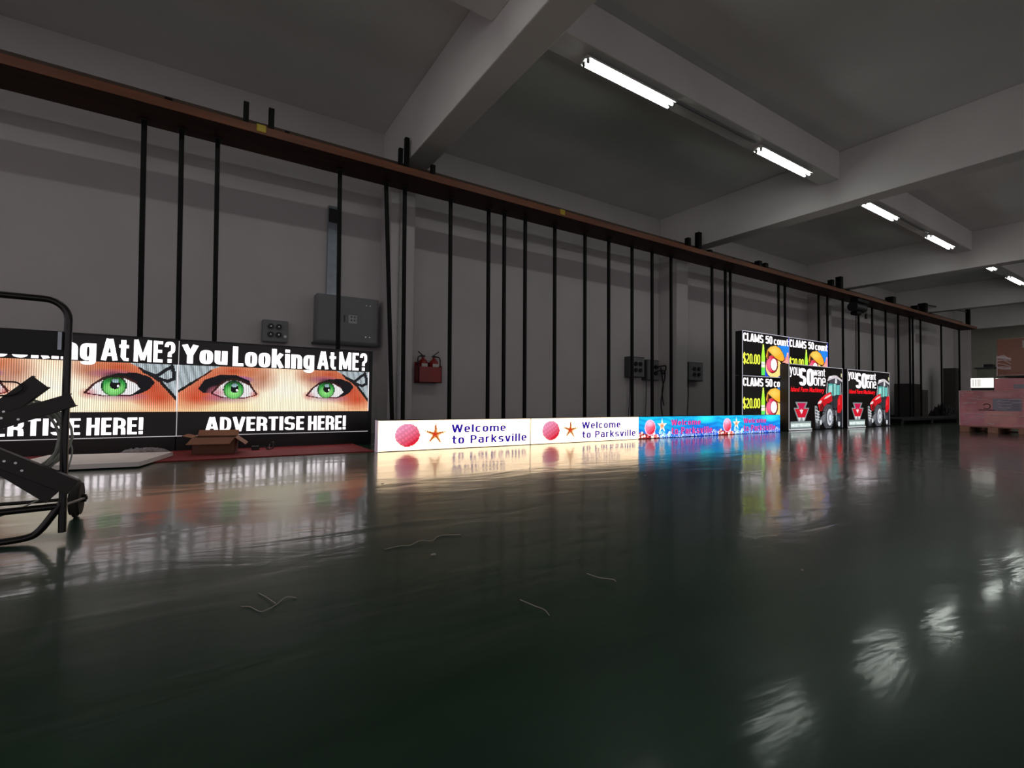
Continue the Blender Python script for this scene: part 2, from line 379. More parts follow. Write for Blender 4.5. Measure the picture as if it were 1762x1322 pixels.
def glyph(ch, sw, sh):
    """strokes of a condensed block letter: (width, [centre lines]); cap height 1, x-height .76"""
    X = .76; hs = sw/2; ht = sh/2
    def arc(x0, x1, y0, y1, a0, a1, n=18, e=.62):
        cx, cy, rx, ry = (x0+x1)/2, (y0+y1)/2, (x1-x0)/2, (y1-y0)/2; out = []
        for k in range(n+1):
            a = math.radians(a0+(a1-a0)*k/n); c_, s_ = math.cos(a), math.sin(a)
            out.append((cx+rx*math.copysign(abs(c_)**e, c_), cy+ry*math.copysign(abs(s_)**e, s_)))
        return out
    w = {'M': .78, 'm': .80, 'W': .86, 'w': .74, 'I': sw, 'i': sw, 'l': sw, '!': sw, '.': sw, '1': .3, 't': .36, 'r': .36, 'A': .58, 'V': .58, 'v': .48, 'Y': .56, 'y': .48, ' ': .24, 'T': .48, 'L': .42, 'E': .42, 'F': .42, 'k': .50, 'S': .54, 'O': .56, 's': .46}.get(ch, .52 if ch.isupper() or ch.isdigit() else .48)
    w = max(w, sw); l, r = hs, w-hs; b, t, xt = ht, 1-ht, X-ht; m = w/2; g = []
    if ch == 'A': g = [[(hs*.8, 0), (m-.03, 1)], [(w-hs*.8, 0), (m+.03, 1)], [(w*.2, .28), (w*.8, .28)]]
    elif ch in 'Vv': q = 1 if ch == 'V' else X; g = [[(hs*.8, q), (m-.02, 0)], [(w-hs*.8, q), (m+.02, 0)]]
    elif ch in 'Ww': q = 1 if ch == 'W' else X; g = [[(hs*.7, q), (w*.27, 0)], [(w*.27, 0), (m, q)], [(m, q), (w*.73, 0)], [(w*.73, 0), (w-hs*.7, q)]]
    elif ch == 'Y': g = [[(hs*.8, 1), (m, .44)], [(w-hs*.8, 1), (m, .44)], [(m, .5), (m, 0)]]
    elif ch == 'y': g = [[(hs*.8, X), (m, .04)], [(w-hs*.8, X), (m-.03, .0), (m-.08, -.12), (.04, -.16)]]
    elif ch == 'M': g = [[(l, 0), (l, 1)], [(r, 0), (r, 1)], [(l, 1), (m, .08)], [(r, 1), (m, .08)]]
    elif ch == 'E': g = [[(l, 0), (l, 1)], [(0, t), (w, t)], [(0, .52), (w*.92, .52)], [(0, b), (w, b)]]
    elif ch == 'F': g = [[(l, 0), (l, 1)], [(0, t), (w, t)], [(0, .52), (w*.92, .52)]]
    elif ch == 'H': g = [[(l, 0), (l, 1)], [(r, 0), (r, 1)], [(l, .52), (r, .52)]]
    elif ch == 'L': g = [[(l, 0), (l, 1)], [(0, b), (w, b)]]
    elif ch == 'T': g = [[(m, 0), (m, 1)], [(0, t), (w, t)]]
    elif ch == 'I': g = [[(l, 0), (l, 1)]]
    elif ch == 'D': g = [[(l, 0), (l, 1)], [(l, t)]+arc(-w+2*hs+.0, r, b, t, 90, -90)+[(l, b)]]
    elif ch in 'RP':
        g = [[(l, 0), (l, 1)], [(l, t)]+arc(-w+2*hs, r, .44, t, 90, -90, 14)+[(l, .44)]]
        if ch == 'R': g.append([(w*.55, .46), (r-.01, .36), (r, .2), (r, 0)])
    elif ch in 'OC0': g = [arc(l, r, b, t, 0, 360, 36) if ch != 'C' else arc(l, r, b, t, 28, 332, 34)]
    elif ch in 'oc': g = [arc(l, r, b, xt, 0, 360, 32) if ch == 'o' else arc(l, r, b, xt, 35, 325, 28)]
    elif ch == 'e': g = [arc(l, r, b, xt, 0, 320, 30), [(l, X/2), (w-sw*.1, X/2)]]
    elif ch == 'a': g = [[(r, 0), (r, xt-.12)]+[(r, xt-.1)]+arc(l, r, .3, xt, 5, 160, 12), [(r, .44)]+arc(l, r, b, .44, 90, 270, 14)+[(r, b+.02)]]
    elif ch in 'Ss$':
        q = t if ch != 's' else xt; mid = q/2+ht/2
        g = [arc(l, r, mid, q, 15, 180, 14)+[(l, mid+.06*q), (l+.02, mid+.02), (r-.02, mid-.05), (r, mid-.10*q)]+arc(l, r, b, mid, 0, -165, 14)]
        if ch == '$': g.append([(m, -.1), (m, 1.1)])
    elif ch == '5': g = [[(w*.96, t), (l, t), (l, .5)], [(l, .5)]+arc(l, r, b, .64, 130, -160, 20)]
    elif ch == '2': g = [arc(l, r, .46, t, 170, -10, 16)+[(r-.02, .52), (l, .16), (l, b)], [(0, b), (w, b)]]
    elif ch == '?': g = [arc(l, r, .46, t, 175, -30, 16)+[(m, .45), (m, .27)], [(m, 0), (m, .18)]]
    elif ch == '!': g = [[(l, .26), (l, 1)], [(l, 0), (l, .18)]]
    elif ch == '.': g = [[(l, 0), (l, .17)]]
    elif ch == 'i': g = [[(l, 0), (l, X)], [(l, .84), (l, 1)]]
    elif ch == 'l': g = [[(l, 0), (l, 1)]]
    elif ch == 't': g = [[(m-.02, .98), (m-.02, .18), (m+.04, b), (w, b)], [(0, xt), (w, xt)]]
    elif ch == 'k': g = [[(l, 0), (l, 1)], [(sw*.8, .36), (w-hs*.9, X)], [(sw*1.1, .45), (w-hs*.8, 0)]]
    elif ch in 'nr': g = [[(l, 0), (l, X)], [(l, .42)]+arc(l, r if ch == 'n' else r+.08, .1, xt, 170, 5 if ch == 'n' else 60, 12)+([(r, 0)] if ch == 'n' else [])]
    elif ch == 'm': g = [[(l, 0), (l, X)], [(l, .42)]+arc(l, m, .1, xt, 170, 5, 12)+[(m, 0)], [(m, .42)]+arc(m, r, .1, xt, 170, 5, 12)+[(r, 0)]]
    elif ch == 'u': g = [[(r, 0), (r, X)], [(l, X)]+arc(l, r, b, .5, 180, 350, 14)]
    elif ch == 'g': g = [arc(l, r, b, xt, 0, 360, 32), [(r, X), (r, .0)]+arc(l, r, -.2+ht, .16, 0, -160, 12)]
    return w, g
def block_text_mesh(body, x0, x1, z0, z1, y, sw=.2, sh=.14, gap=.06, low=0., high=1.):
    """z0..z1 spans glyph heights low..high"""
    V = []; F = []; cur = 0.; n_s = 0
    for ch in body:
        w, paths = glyph(ch, sw, sh)
        for pth in paths:
            P_ = [np.array(p) for p in pth]
            if len(P_) < 2: continue
            base = len(V)
            for i, p in enumerate(P_):
                t1 = P_[min(i+1, len(P_)-1)]-P_[max(i-1, 0)]; t1 = t1/(np.hypot(*t1)+1e-9); nv = np.array([-t1[1], t1[0]])
                o_ = np.array([nv[0]*sw/2, nv[1]*sh/2]); V += [(cur+p[0]+o_[0], y-.00004*n_s, p[1]+o_[1]), (cur+p[0]-o_[0], y-.00004*n_s, p[1]-o_[1])]
            for i in range(len(P_)-1): k = base+2*i; F.append((k, k+2, k+3, k+1))
            n_s += 1
        cur += w+gap
    tot = cur-gap
    V = [(x0+x/tot*(x1-x0), yy, z0+(z-low)/(high-low)*(z1-z0)) for x, yy, z in V]
    me = bpy.data.meshes.new('lettering'); me.from_pydata(V, [], F)
    bm = bmesh.new(); bm.from_mesh(me)
    for f_ in bm.faces:
        f_.normal_update()
        if f_.normal.y > 0: f_.normal_flip()
    bm.to_mesh(me); bm.free(); me.update(); return me
def part_mesh(name, me, mat, parent):
    if not me.materials: me.materials.append(mat)
    o = bpy.data.objects.new(name, me); COL.objects.link(o); o.parent = parent; return o

def sign(name, label, group, X0, X1, Yf, depth, zb, ztop, frame=.02, screen_hex='060607', z0=0., edge=True, edge_w=.006, edge_hex='cfcbd2', edge_s=.6, sides='tlr'):
    """empty at base centre; screen front face at y=-depth/2 ; lit picture spans zb..ztop"""
    W = X1-X0; H = ztop-zb; t = thing(name, label, 'LED sign', ((X0+X1)/2, Yf+depth/2, z0), 0, group)
    zb -= z0; ztop -= z0; f = -depth/2
    MB().box((-W/2+.002, f+.012, 0), (W/2-.002, depth/2, ztop+frame), .006).build('cabinet', M_blackp, t)
    MB().box((-W/2+.004, f, zb), (W/2-.004, f+.012, ztop)).build('screen', pbr('screen_'+screen_hex, screen_hex, .35, vary=.02), t)
    if edge:
        e = MB()
        if 't' in sides: e.box((-W/2, f-.002, ztop-edge_w/2), (W/2, f+.004, ztop+edge_w/2))
        if 'b' in sides: e.box((-W/2, f-.002, zb-edge_w/2), (W/2, f+.004, zb+edge_w/2))
        if 'l' in sides: e.box((-W/2, f-.002, zb), (-W/2+edge_w, f+.004, ztop))
        if 'r' in sides: e.box((W/2-edge_w, f-.002, zb), (W/2, f+.004, ztop))
        e.build('edge_trim', glow(edge_hex, edge_s), t)
    def U(u): return (u-.5)*W
    def Z(v): return zb+v*H
    return t, W, H, zb, f, U, Z
def add_block(t, geo, body, u0, u1, v0, v1, mat, layer=3, **kw):
    W, H, zb, f, U, Z = geo
    return part_mesh('lettering', block_text_mesh(body, U(u0), U(u1), Z(v0), Z(v1), f-.001*layer, **kw), mat, t)
def add_text(t, geo, body, u0, u1, v0, v1, mat, layer=3, **kw):
    W, H, zb, f, U, Z = geo
    return part_mesh('lettering', text_mesh(body, U(u0), U(u1), Z(v0), Z(v1), f-.001*layer, **kw), mat, t)

# ---- 1: the two signs with eyes
def eyes_picture():
    c = Canvas(240, 66, 0, 1, .255, .748); U, V = c.U, c.V
    c.put(np.ones(U.shape, bool), 'f2cfa6')
    base = np.array(lin('f4b98a'))[None, None, :]*np.ones(U.shape+(1,))
    c.rgb = base.copy()
    c.soft((.52, .42), .22, .42, 'fffbe6', 1.0, .55); c.soft((.5, .33), .42, .14, 'fff3cf', .9, .7)
    c.soft((.62, .34), .25, .16, 'fff0d0', .6, .8); c.soft((.18, .30), .22, .10, 'f6dca8', .8, .8)
    for u0, s in ((.25, 1), (.76, -1)):
        c.soft((u0, .70), .2, .15, 'b8401c', .95, .7); c.soft((u0-.12*s, .52), .16, .20, 'b8321a', .95, .6)
        c.soft((u0-.17*s, .40), .12, .14, 'c23a16', .9, .7)
    c.soft((.40, .62), .09, .16, 'a8502a', .75, .8); c.soft((.635, .66), .08, .12, 'a8502a', .7, .8)
    # grey stone-like corners outside the face
    for pts, sx in (([(0, .748), (.19, .748), (.14, .70), (.085, .60), (.03, .52), (0, .47)], 1), ([(1, .75), (.80, .75), (.86, .68), (.91, .60), (.96, .50), (1, .38)], -1)):
        inside0 = c.on.copy(); c.on[:] = False; c.poly(pts, '9fb0b8', 1.); msk = c.on.copy(); c.on = inside0 | msk
        gx = 0.35+.45*np.abs(np.sin(U*90+V*14))+.2*rng.random(U.shape)
        c.rgb[msk] = (np.array(lin('b9c6cc'))[None, :]*gx[msk][:, None])
    c.line((.002, .465), (.085, .595), .012, '14100f', 2.); c.line((.085, .595), (.15, .70), .008, '3c1410', 2.)
    c.line((1, .38), (.93, .56), .014, '14100f', 2.); c.line((.93, .56), (.84, .70), .010, '2a1210', 2.); 
    for a, b in (((.86, .665), (.91, .62)), ((.91, .62), (.95, .69)), ((.95, .69), (.975, .73)), ((.91, .61), (.955, .57)), ((.955, .57), (.985, .60)), ((.985, .60), (.98, .70))):
        c.line(a, b, .017, '14161c', 2.)
    # left eye
    c.soft((.285, .61), .075, .045, '7a3fa0', .95, .6); c.soft((.36, .56), .06, .09, 'a86a60', .6, .8); c.soft((.24, .40), .14, .06, '7a4a8a', .7, .8)
    c.poly([(.092, .50), (.12, .60), (.19, .655), (.27, .655), (.33, .60), (.37, .45), (.34, .50), (.28, .58), (.22, .595), (.19, .55), (.155, .46), (.115, .455)], '0a0810')
    c.poly([(.155, .455), (.19, .545), (.225, .60), (.29, .60), (.335, .545), (.37, .445), (.32, .415), (.25, .40), (.19, .415)], 'e8e4e6')
    c.soft((.175, .46), .05, .08, 'c86a7a', .9, .8); c.soft((.36, .45), .03, .05, 'c85a4a', .9, .8)
    c.line((.155, .45), (.20, .41), .008, '5a2030', 2.); c.line((.20, .41), (.31, .405), .006, '5a2030', 2.); c.line((.31, .405), (.37, .44), .006, '7a2a28', 2.)
    for cx, cy in ((.256, .495), (.742, .515)):
        c.ell((cx, cy), .050, .102, '0d3a18'); c.ell((cx, cy), .044, .090, '2f9a3e'); c.soft((cx, cy-.03), .045, .08, '9ff08a', .9, .7)
        c.ell((cx+.004, cy+.012), .020, .046, '03060a'); c.ell((cx+.004, cy+.05), .014, .022, 'bfe6f0'); c.ell((cx+.016, cy-.005), .006, .012, 'ffffff')
    # right eye (painted under its iris)
    k = (c.U > .60) & (((c.U-.742)/.05)**2+((c.V-.515)/.102)**2 > 1)
    d = Canvas(240, 66, 0, 1, .255, .748); d.rgb = c.rgb.copy(); d.on = c.on.copy()
    d.soft((.73, .63), .10, .055, '8a4070', .85, .6); d.soft((.665, .56), .05, .08, 'b07060', .6, .8); d.soft((.75, .41), .14, .06, '8a5a9a', .6, .8)
    d.poly([(.632, .44), (.66, .52), (.70, .60), (.76, .645), (.83, .65), (.885, .61), (.905, .555), (.88, .48), (.845, .44), (.80, .41), (.84, .50), (.80, .59), (.74, .60), (.69, .55)], '0a0810')
    d.poly([(.632, .44), (.67, .53), (.71, .595), (.77, .605), (.82, .56), (.845, .49), (.81, .43), (.75, .41), (.68, .42)], 'e8e4e6')
    d.soft((.645, .44), .04, .06, 'c86a6a', .9, .8); d.line((.632, .44), (.70, .415), .006, '5a2030', 2.); d.line((.70, .415), (.80, .42), .007, '5a2030', 2.)
    c.rgb[k] = d.rgb[k]
    for P_ in ([(.155, .46), (.19, .55), (.222, .60), (.256, .612), (.29, .60), (.335, .55), (.368, .452)], [(.634, .445), (.668, .535), (.708, .598), (.742, .612), (.785, .60), (.83, .55)]):
        for p_, q_ in zip(P_, P_[1:]): c.line(p_, q_, .010, '3a1412', 2.)
    for cx, cy in ((.256, .495), (.742, .515)):
        c.soft((cx, cy+.085), .052, .06, '0a1408', .9, .6)
    c.rgb[:, ::2] *= .62                      # dark gaps between the LED columns
    c.rgb[:, 1::2] *= 1.25
    return c
WHITE = glow('fff6fb', 2.4)
s1, W, H, zb, f, U, Z = sign('led_sign', None, 'signs with the green eyes', -.2367, 1.671, 5.85, .14, .155, 1.108, screen_hex='1d1b1e', edge_w=.007, sides='lb', edge_hex='e8e0e4')
geo = (W, H, zb, f, U, Z)
part_mesh('eyes_picture', eyes_picture().mesh('eyes_picture', W, H, zb, f-.001, .0, .08), picture_mat(1.15*LED), s1)
# heading in three words with its own proportions, and the footer
add_block(s1, geo, 'You', .016, .222, .768, .965, WHITE, sw=.21, sh=.15)
add_block(s1, geo, 'Looking', .247, .670, .715, .975, WHITE, sw=.20, sh=.15, low=-.2)
add_block(s1, geo, 'At', .690, .795, .765, .978, WHITE, sw=.19, sh=.15)
add_block(s1, geo, 'ME?', .815, .985, .765, .985, WHITE, sw=.185, sh=.14, gap=.08)
add_block(s1, geo, 'ADVERTISE', .130, .622, .038, .195, WHITE, sw=.185, sh=.14, gap=.08)
add_block(s1, geo, 'HERE!', .645, .862, .030, .198, WHITE, sw=.185, sh=.14, gap=.08)
e = MB(); e.box((W/2-.006, f-.003, zb+.26*H), (W/2, f, zb+.75*H)); e.build('lit_edge', glow('fff8fb', 1.2), s1)
MB().box((W/2, f+.012, 0), (W/2+.045, .07, zb+H+.02), .004).build('end_frame', M_blackp, s1)
tag(s1, 'black LED sign with two green eyes, complete one behind the open cardboard box', 'LED sign', 'signs with the green eyes')
s1b = copy_tree(s1); s1b.location.x -= 1.9075
tag(s1b, 'black LED sign with green eyes at the left edge, partly behind the hand truck', 'LED sign', 'signs with the green eyes')
for o in [x for x in bpy.data.objects if x.parent == s1b and x.name.startswith('end_frame')]: bpy.data.objects.remove(o, do_unlink=True)

# ---- 2: white welcome strips
def star5(cu, cv, ru, rv, inner=.38, rot=0.): return [(cu+ru*(1 if k % 2 == 0 else inner)*math.sin(rot+k*PI/5), cv+rv*(1 if k % 2 == 0 else inner)*math.cos(rot+k*PI/5)) for k in range(10)]
def ball(c, cu, cv, ru, rv):
    U, V = c.U, c.V; r2 = ((U-cu)/ru)**2+((V-cv)/rv)**2; m_ = r2 <= 1
    g = np.clip((cv+rv-V)/(2*rv)+.35*(U-cu)/ru, 0, 1)[..., None]
    col = np.array(lin('f59cc0'))*(1-g)+np.array(lin('e01734'))*g
    spots = (np.sin(U*190)*np.sin(V*36+U*60) > .1)[..., None]
    c.put(m_, col*np.where(spots, 1., .78))
def welcome_picture(sea=False):
    c = Canvas(192, 34); U, V = c.U, c.V
    if not sea:
        c.put(np.ones(U.shape, bool), 'ffdfb8'); c.rgb *= 2.5
        ball(c, .166, .505, .072, .385)
        c.poly(star5(.333, .50, .076, .40, .26, .05), 'eab878'); c.poly(star5(.331, .51, .070, .38, .17, .05), 'd08a40')
        for k in range(5): c.line((.331, .51), (.331+.05*math.sin(.05+k*2*PI/5), .51+.30*math.cos(.05+k*2*PI/5)), .020, 'a8481a', 5.5)
        c.soft((.331, .51), .022, .13, 'd8220e', .9, .8)
    else:
        w = .5+.5*np.sin(V*26+np.sin(U*17)*2.2+U*9)
        n = rng.random(U.shape)
        g = np.clip(V+.25*np.sin(U*6), 0, 1)
        c.put(np.ones(U.shape, bool), np.array(lin('0a62e0'))[None, None]*(1-g[..., None])+np.array(lin('10b8f0'))[None, None]*g[..., None])
        c.rgb *= (.72+.38*w+.2*(n-.5))[..., None]
        m_ = (V < .26+.08*np.sin(U*40)+.06*np.sin(U*97)) & (n > .35); c.put(m_, '1c4fd0', .7)
        m_ = (V < .24+.07*np.sin(U*55)) & (n > .72); c.put(m_, 'e8f6fa', .85)
        c.soft((.82, .85), .16, .25, '2ff0f4', .9, .7)
        c.poly([(0, 0), (.24, 0), (.22, .10), (.17, .13), (.10, .20), (.05, .24), (0, .12)], '8a1c18')
        for q in range(26):
            a = rng.random(2); c.ell((.005+a[0]*.22, .05+a[1]*.22), .011, .06, ('e46a6a', 'f6d8d0', 'fff4ea', 'b03a30')[q % 4])
        for q in range(10): a = rng.random(2); c.ell((.24+a[0]*.14, .06+a[1]*.2), .012, .06, ('dff4f6', '9ad8ea')[q % 2])
        c.ell((.131, .49), .062, .37, 'f2c4e0'); ball(c, .132, .49, .055, .33); c.soft((.125, .70), .05, .18, 'f4c8e4', .8, .7)
        c.poly(star5(.268, .56, .058, .36, .36), 'f4f6e4'); c.soft((.268, .56), .028, .16, 'e0701a', 1., .6)
    return c
g2 = 'long low welcome signs on the floor'
s2, W, H, zb, f, U, Z = sign('led_strip_sign', None, g2, 1.521, 3.447, 4.95, .11, .006, .326, frame=.004, screen_hex='202020', edge=False)
geo = (W, H, zb, f, U, Z)
part_mesh('shell_picture', welcome_picture().mesh('shell_picture', W, H, zb, f-.001, .05, .05), picture_mat(1.25*LED), s2)
BLUE = glow('2010a8', .9)
add_block(s2, geo, 'Welcome', .436, .808, .545, .83, BLUE, sw=.165, sh=.15, gap=.13)
add_block(s2, geo, 'to Parksville', .438, .967, .145, .44, BLUE, sw=.165, sh=.15, gap=.13)
MB().box((W/2-.008, f-.0045, zb), (W/2, f, zb+H)).build('joint_strip', M_dark, s2)
MB().box((-W/2, f, 0), (-W/2+.012, -f, zb+H+.003)).build('lit_side_glow', glow('d8c0d0', .35), s2)  # lit look of the sign's end face, put in as a faint glow
tag(s2, 'long low white LED sign with shell and starfish, nearest and leftmost of the row', 'LED sign', g2)
s2b = copy_tree(s2); s2b.location.x += 1.926
tag(s2b, 'second long low white LED sign with shell and starfish, beside the blue one', 'LED sign', g2)
for nm in ('joint_strip', 'lit_side_glow'):
    for o in [x for x in bpy.data.objects if x.parent == s2b and x.name.startswith(nm)]: bpy.data.objects.remove(o, do_unlink=True)
# ---- 3: blue welcome strips
s3, W, H, zb, f, U, Z = sign('led_strip_sign', None, g2, 5.373, 7.29, 4.95, .11, .006, .326, frame=.004, screen_hex='202020', edge=False)
geo = (W, H, zb, f, U, Z)
part_mesh('sea_picture', welcome_picture(True).mesh('sea_picture', W, H, zb, f-.001, .05, .05), picture_mat(1.45*LED), s3)
PINK = glow('ff4f9a', 1.0); PURP = glow('3a49c8', .9)
add_block(s3, geo, 'Welcome', .379, .757, .555, .85, PURP, 2, sw=.24, sh=.2, gap=.06)
add_block(s3, geo, 'Welcome', .377, .752, .57, .84, PINK, 3, sw=.15, sh=.14, gap=.15)
add_block(s3, geo, 'to Parksville', .379, .915, .12, .475, PURP, 2, sw=.24, sh=.2, gap=.06)
add_block(s3, geo, 'to Parksville', .378, .911, .135, .465, PINK, 3, sw=.15, sh=.14, gap=.15)
tag(s3, 'long low blue LED sign with pink lettering, next to the white ones', 'LED sign', g2)
s3b = copy_tree(s3); s3b.location.x += 1.917
tag(s3b, 'long low blue LED sign with pink lettering, right end in front of price screens', 'LED sign', g2)

# ---- 4: price screens, two high and two wide
def clam_picture():
    c = Canvas(166, 86); U, V = c.U, c.V; A = 1.94
    c.poly([(.70, .74), (.995, .80), (.995, .42), (.80, .42)], '1f7fe0'); c.soft((.9, .72), .2, .3, '18b4f0', .0)
    c.poly([(.455, .005), (.455, .20), (.53, .24), (.70, .02), (.995, .02), (.995, 0)], '1c3fd8')
    c.poly([(.84, .36), (.93, .44), (.96, .62), (.985, .62), (.998, .50), (.998, .35)], 'ffb9a8')
    for k in range(5): c.line((.86+.03*k, .37), (.90+.022*k, .45+.03*k), .012, 'e8705a', A)
    # bottle
    c.poly([(.405, .66), (.412, .74), (.437, .74), (.445, .66), (.452, .56), (.463, .46), (.463, .02), (.384, .02), (.384, .46), (.397, .56)], 'a8e83a')
    c.poly([(.384, .02), (.463, .02), (.463, .20), (.384, .20)], '5fdc5a'); c.poly([(.388, .21), (.459, .21), (.459, .34), (.388, .34)], 'f4ffe0')
    c.line((.39, .29), (.457, .29), .006, '1a2a10', A); c.poly([(.408, .62), (.442, .62), (.438, .74), (.412, .74)], 'd8f060')
    # open shell: lower half, red inside, pearl, upper half
    c.ell((.66, .21), .19, .255, '1a0d08'); c.ell((.66, .21), .18, .24, 'f8d884'); c.ell((.62, .30), .13, .215, '1a0d08'); c.ell((.615, .305), .12, .20, 'd81e3a')
    c.soft((.55, .30), .10, .22, 'f27aa0', .8, .7); c.ell((.655, .29), .075, .15, '5a1a18'); c.ell((.655, .292), .068, .14, 'fff6f0'); c.soft((.64, .32), .04, .08, 'ffffff', .9)
    c.poly([(.475, .47), (.50, .62), (.58, .72), (.70, .755), (.80, .70), (.87, .58), (.905, .46), (.89, .40), (.84, .37), (.77, .385), (.68, .44), (.59, .54), (.53, .60), (.535, .52), (.55, .44), (.51, .38)], '1a0d08')
    c.poly([(.485, .475), (.51, .61), (.585, .705), (.70, .74), (.795, .69), (.86, .58), (.893, .46), (.875, .415), (.84, .39), (.77, .405), (.68, .465), (.59, .57), (.52, .62), (.52, .52), (.535, .46), (.51, .40)], 'f2a92c')
    c.soft((.66, .62), .16, .14, 'ffd062', .9, .7); c.poly([(.505, .43), (.525, .60), (.56, .56), (.545, .44)], '6a2a10')
    return c
g4 = 'price screens stacked two by two'
CX0, CX1, CX2 = 8.545, 10.198, 11.894
zlo, zmid, ztop = .215, 1.070, 1.925
labs4 = ('LED price screen with yellow shell picture, upper left of the four stacked screens',
         'LED price screen with yellow shell picture, upper right of the four stacked screens',
         'LED price screen with yellow shell picture, lower left of the four stacked screens',
         'LED price screen mostly hidden behind the near tractor sign, lower right of the stack')
s4, W, H, zb, f, U, Z = sign('led_price_screen', None, g4, CX0, CX1-.002, 5.3, .15, 1.072, ztop-.008, frame=.0, screen_hex='151417', z0=1.070, edge_w=.010, sides='tl', edge_hex='e6e4f4', edge_s=.8)
geo = (W, H, zb, f, U, Z)
part_mesh('shell_picture', clam_picture().mesh('shell_picture', W, H, zb, f-.001, .06, .06), picture_mat(1.35*LED), s4)
add_block(s4, geo, 'CLAMS 50', .012, .620, .770, .955, WHITE, sw=.175, sh=.135, gap=.085)
add_block(s4, geo, 'count', .655, .985, .770, .925, WHITE, sw=.165, sh=.13, gap=.09, high=.9)
add_block(s4, geo, '$20.00', .010, .358, .265, .495, glow('f2ff4a', 1.2), sw=.17, sh=.13)
MB().box((W/2-.012, f-.003, zb), (W/2, f, zb+H)).build('blue_edge', glow('3a4af0', .9), s4)
four = [s4]+[copy_tree(s4) for _ in range(3)]
for o, (x, z), lb in zip(four, ((CX0, zmid), (CX1, zmid), (CX0, zlo), (CX1, zlo)), labs4):
    o.location = (x+W/2, 5.375, z); tag(o, lb, 'LED sign', g4)
st = thing('steel_plinth', 'black steel plinth below the four stacked price screens', 'plinth', ((CX0+CX2)/2, 5.375, 0))
hw = (CX2-CX0)/2
MB().box((-hw, -.07, .185), (hw, .07, .215), .004).build('top_beam', M_blackp, st)
for sx in (-1, -.33, .33, 1): MB().box((sx*(hw-.05)-.05, -.07, 0), (sx*(hw-.05)+.05, .07, .185), .004).build('foot', M_blackp, st)
MB().box((-hw, -.06, .02), (hw, -.04, .185)).build('front_panel', M_blackp, st)

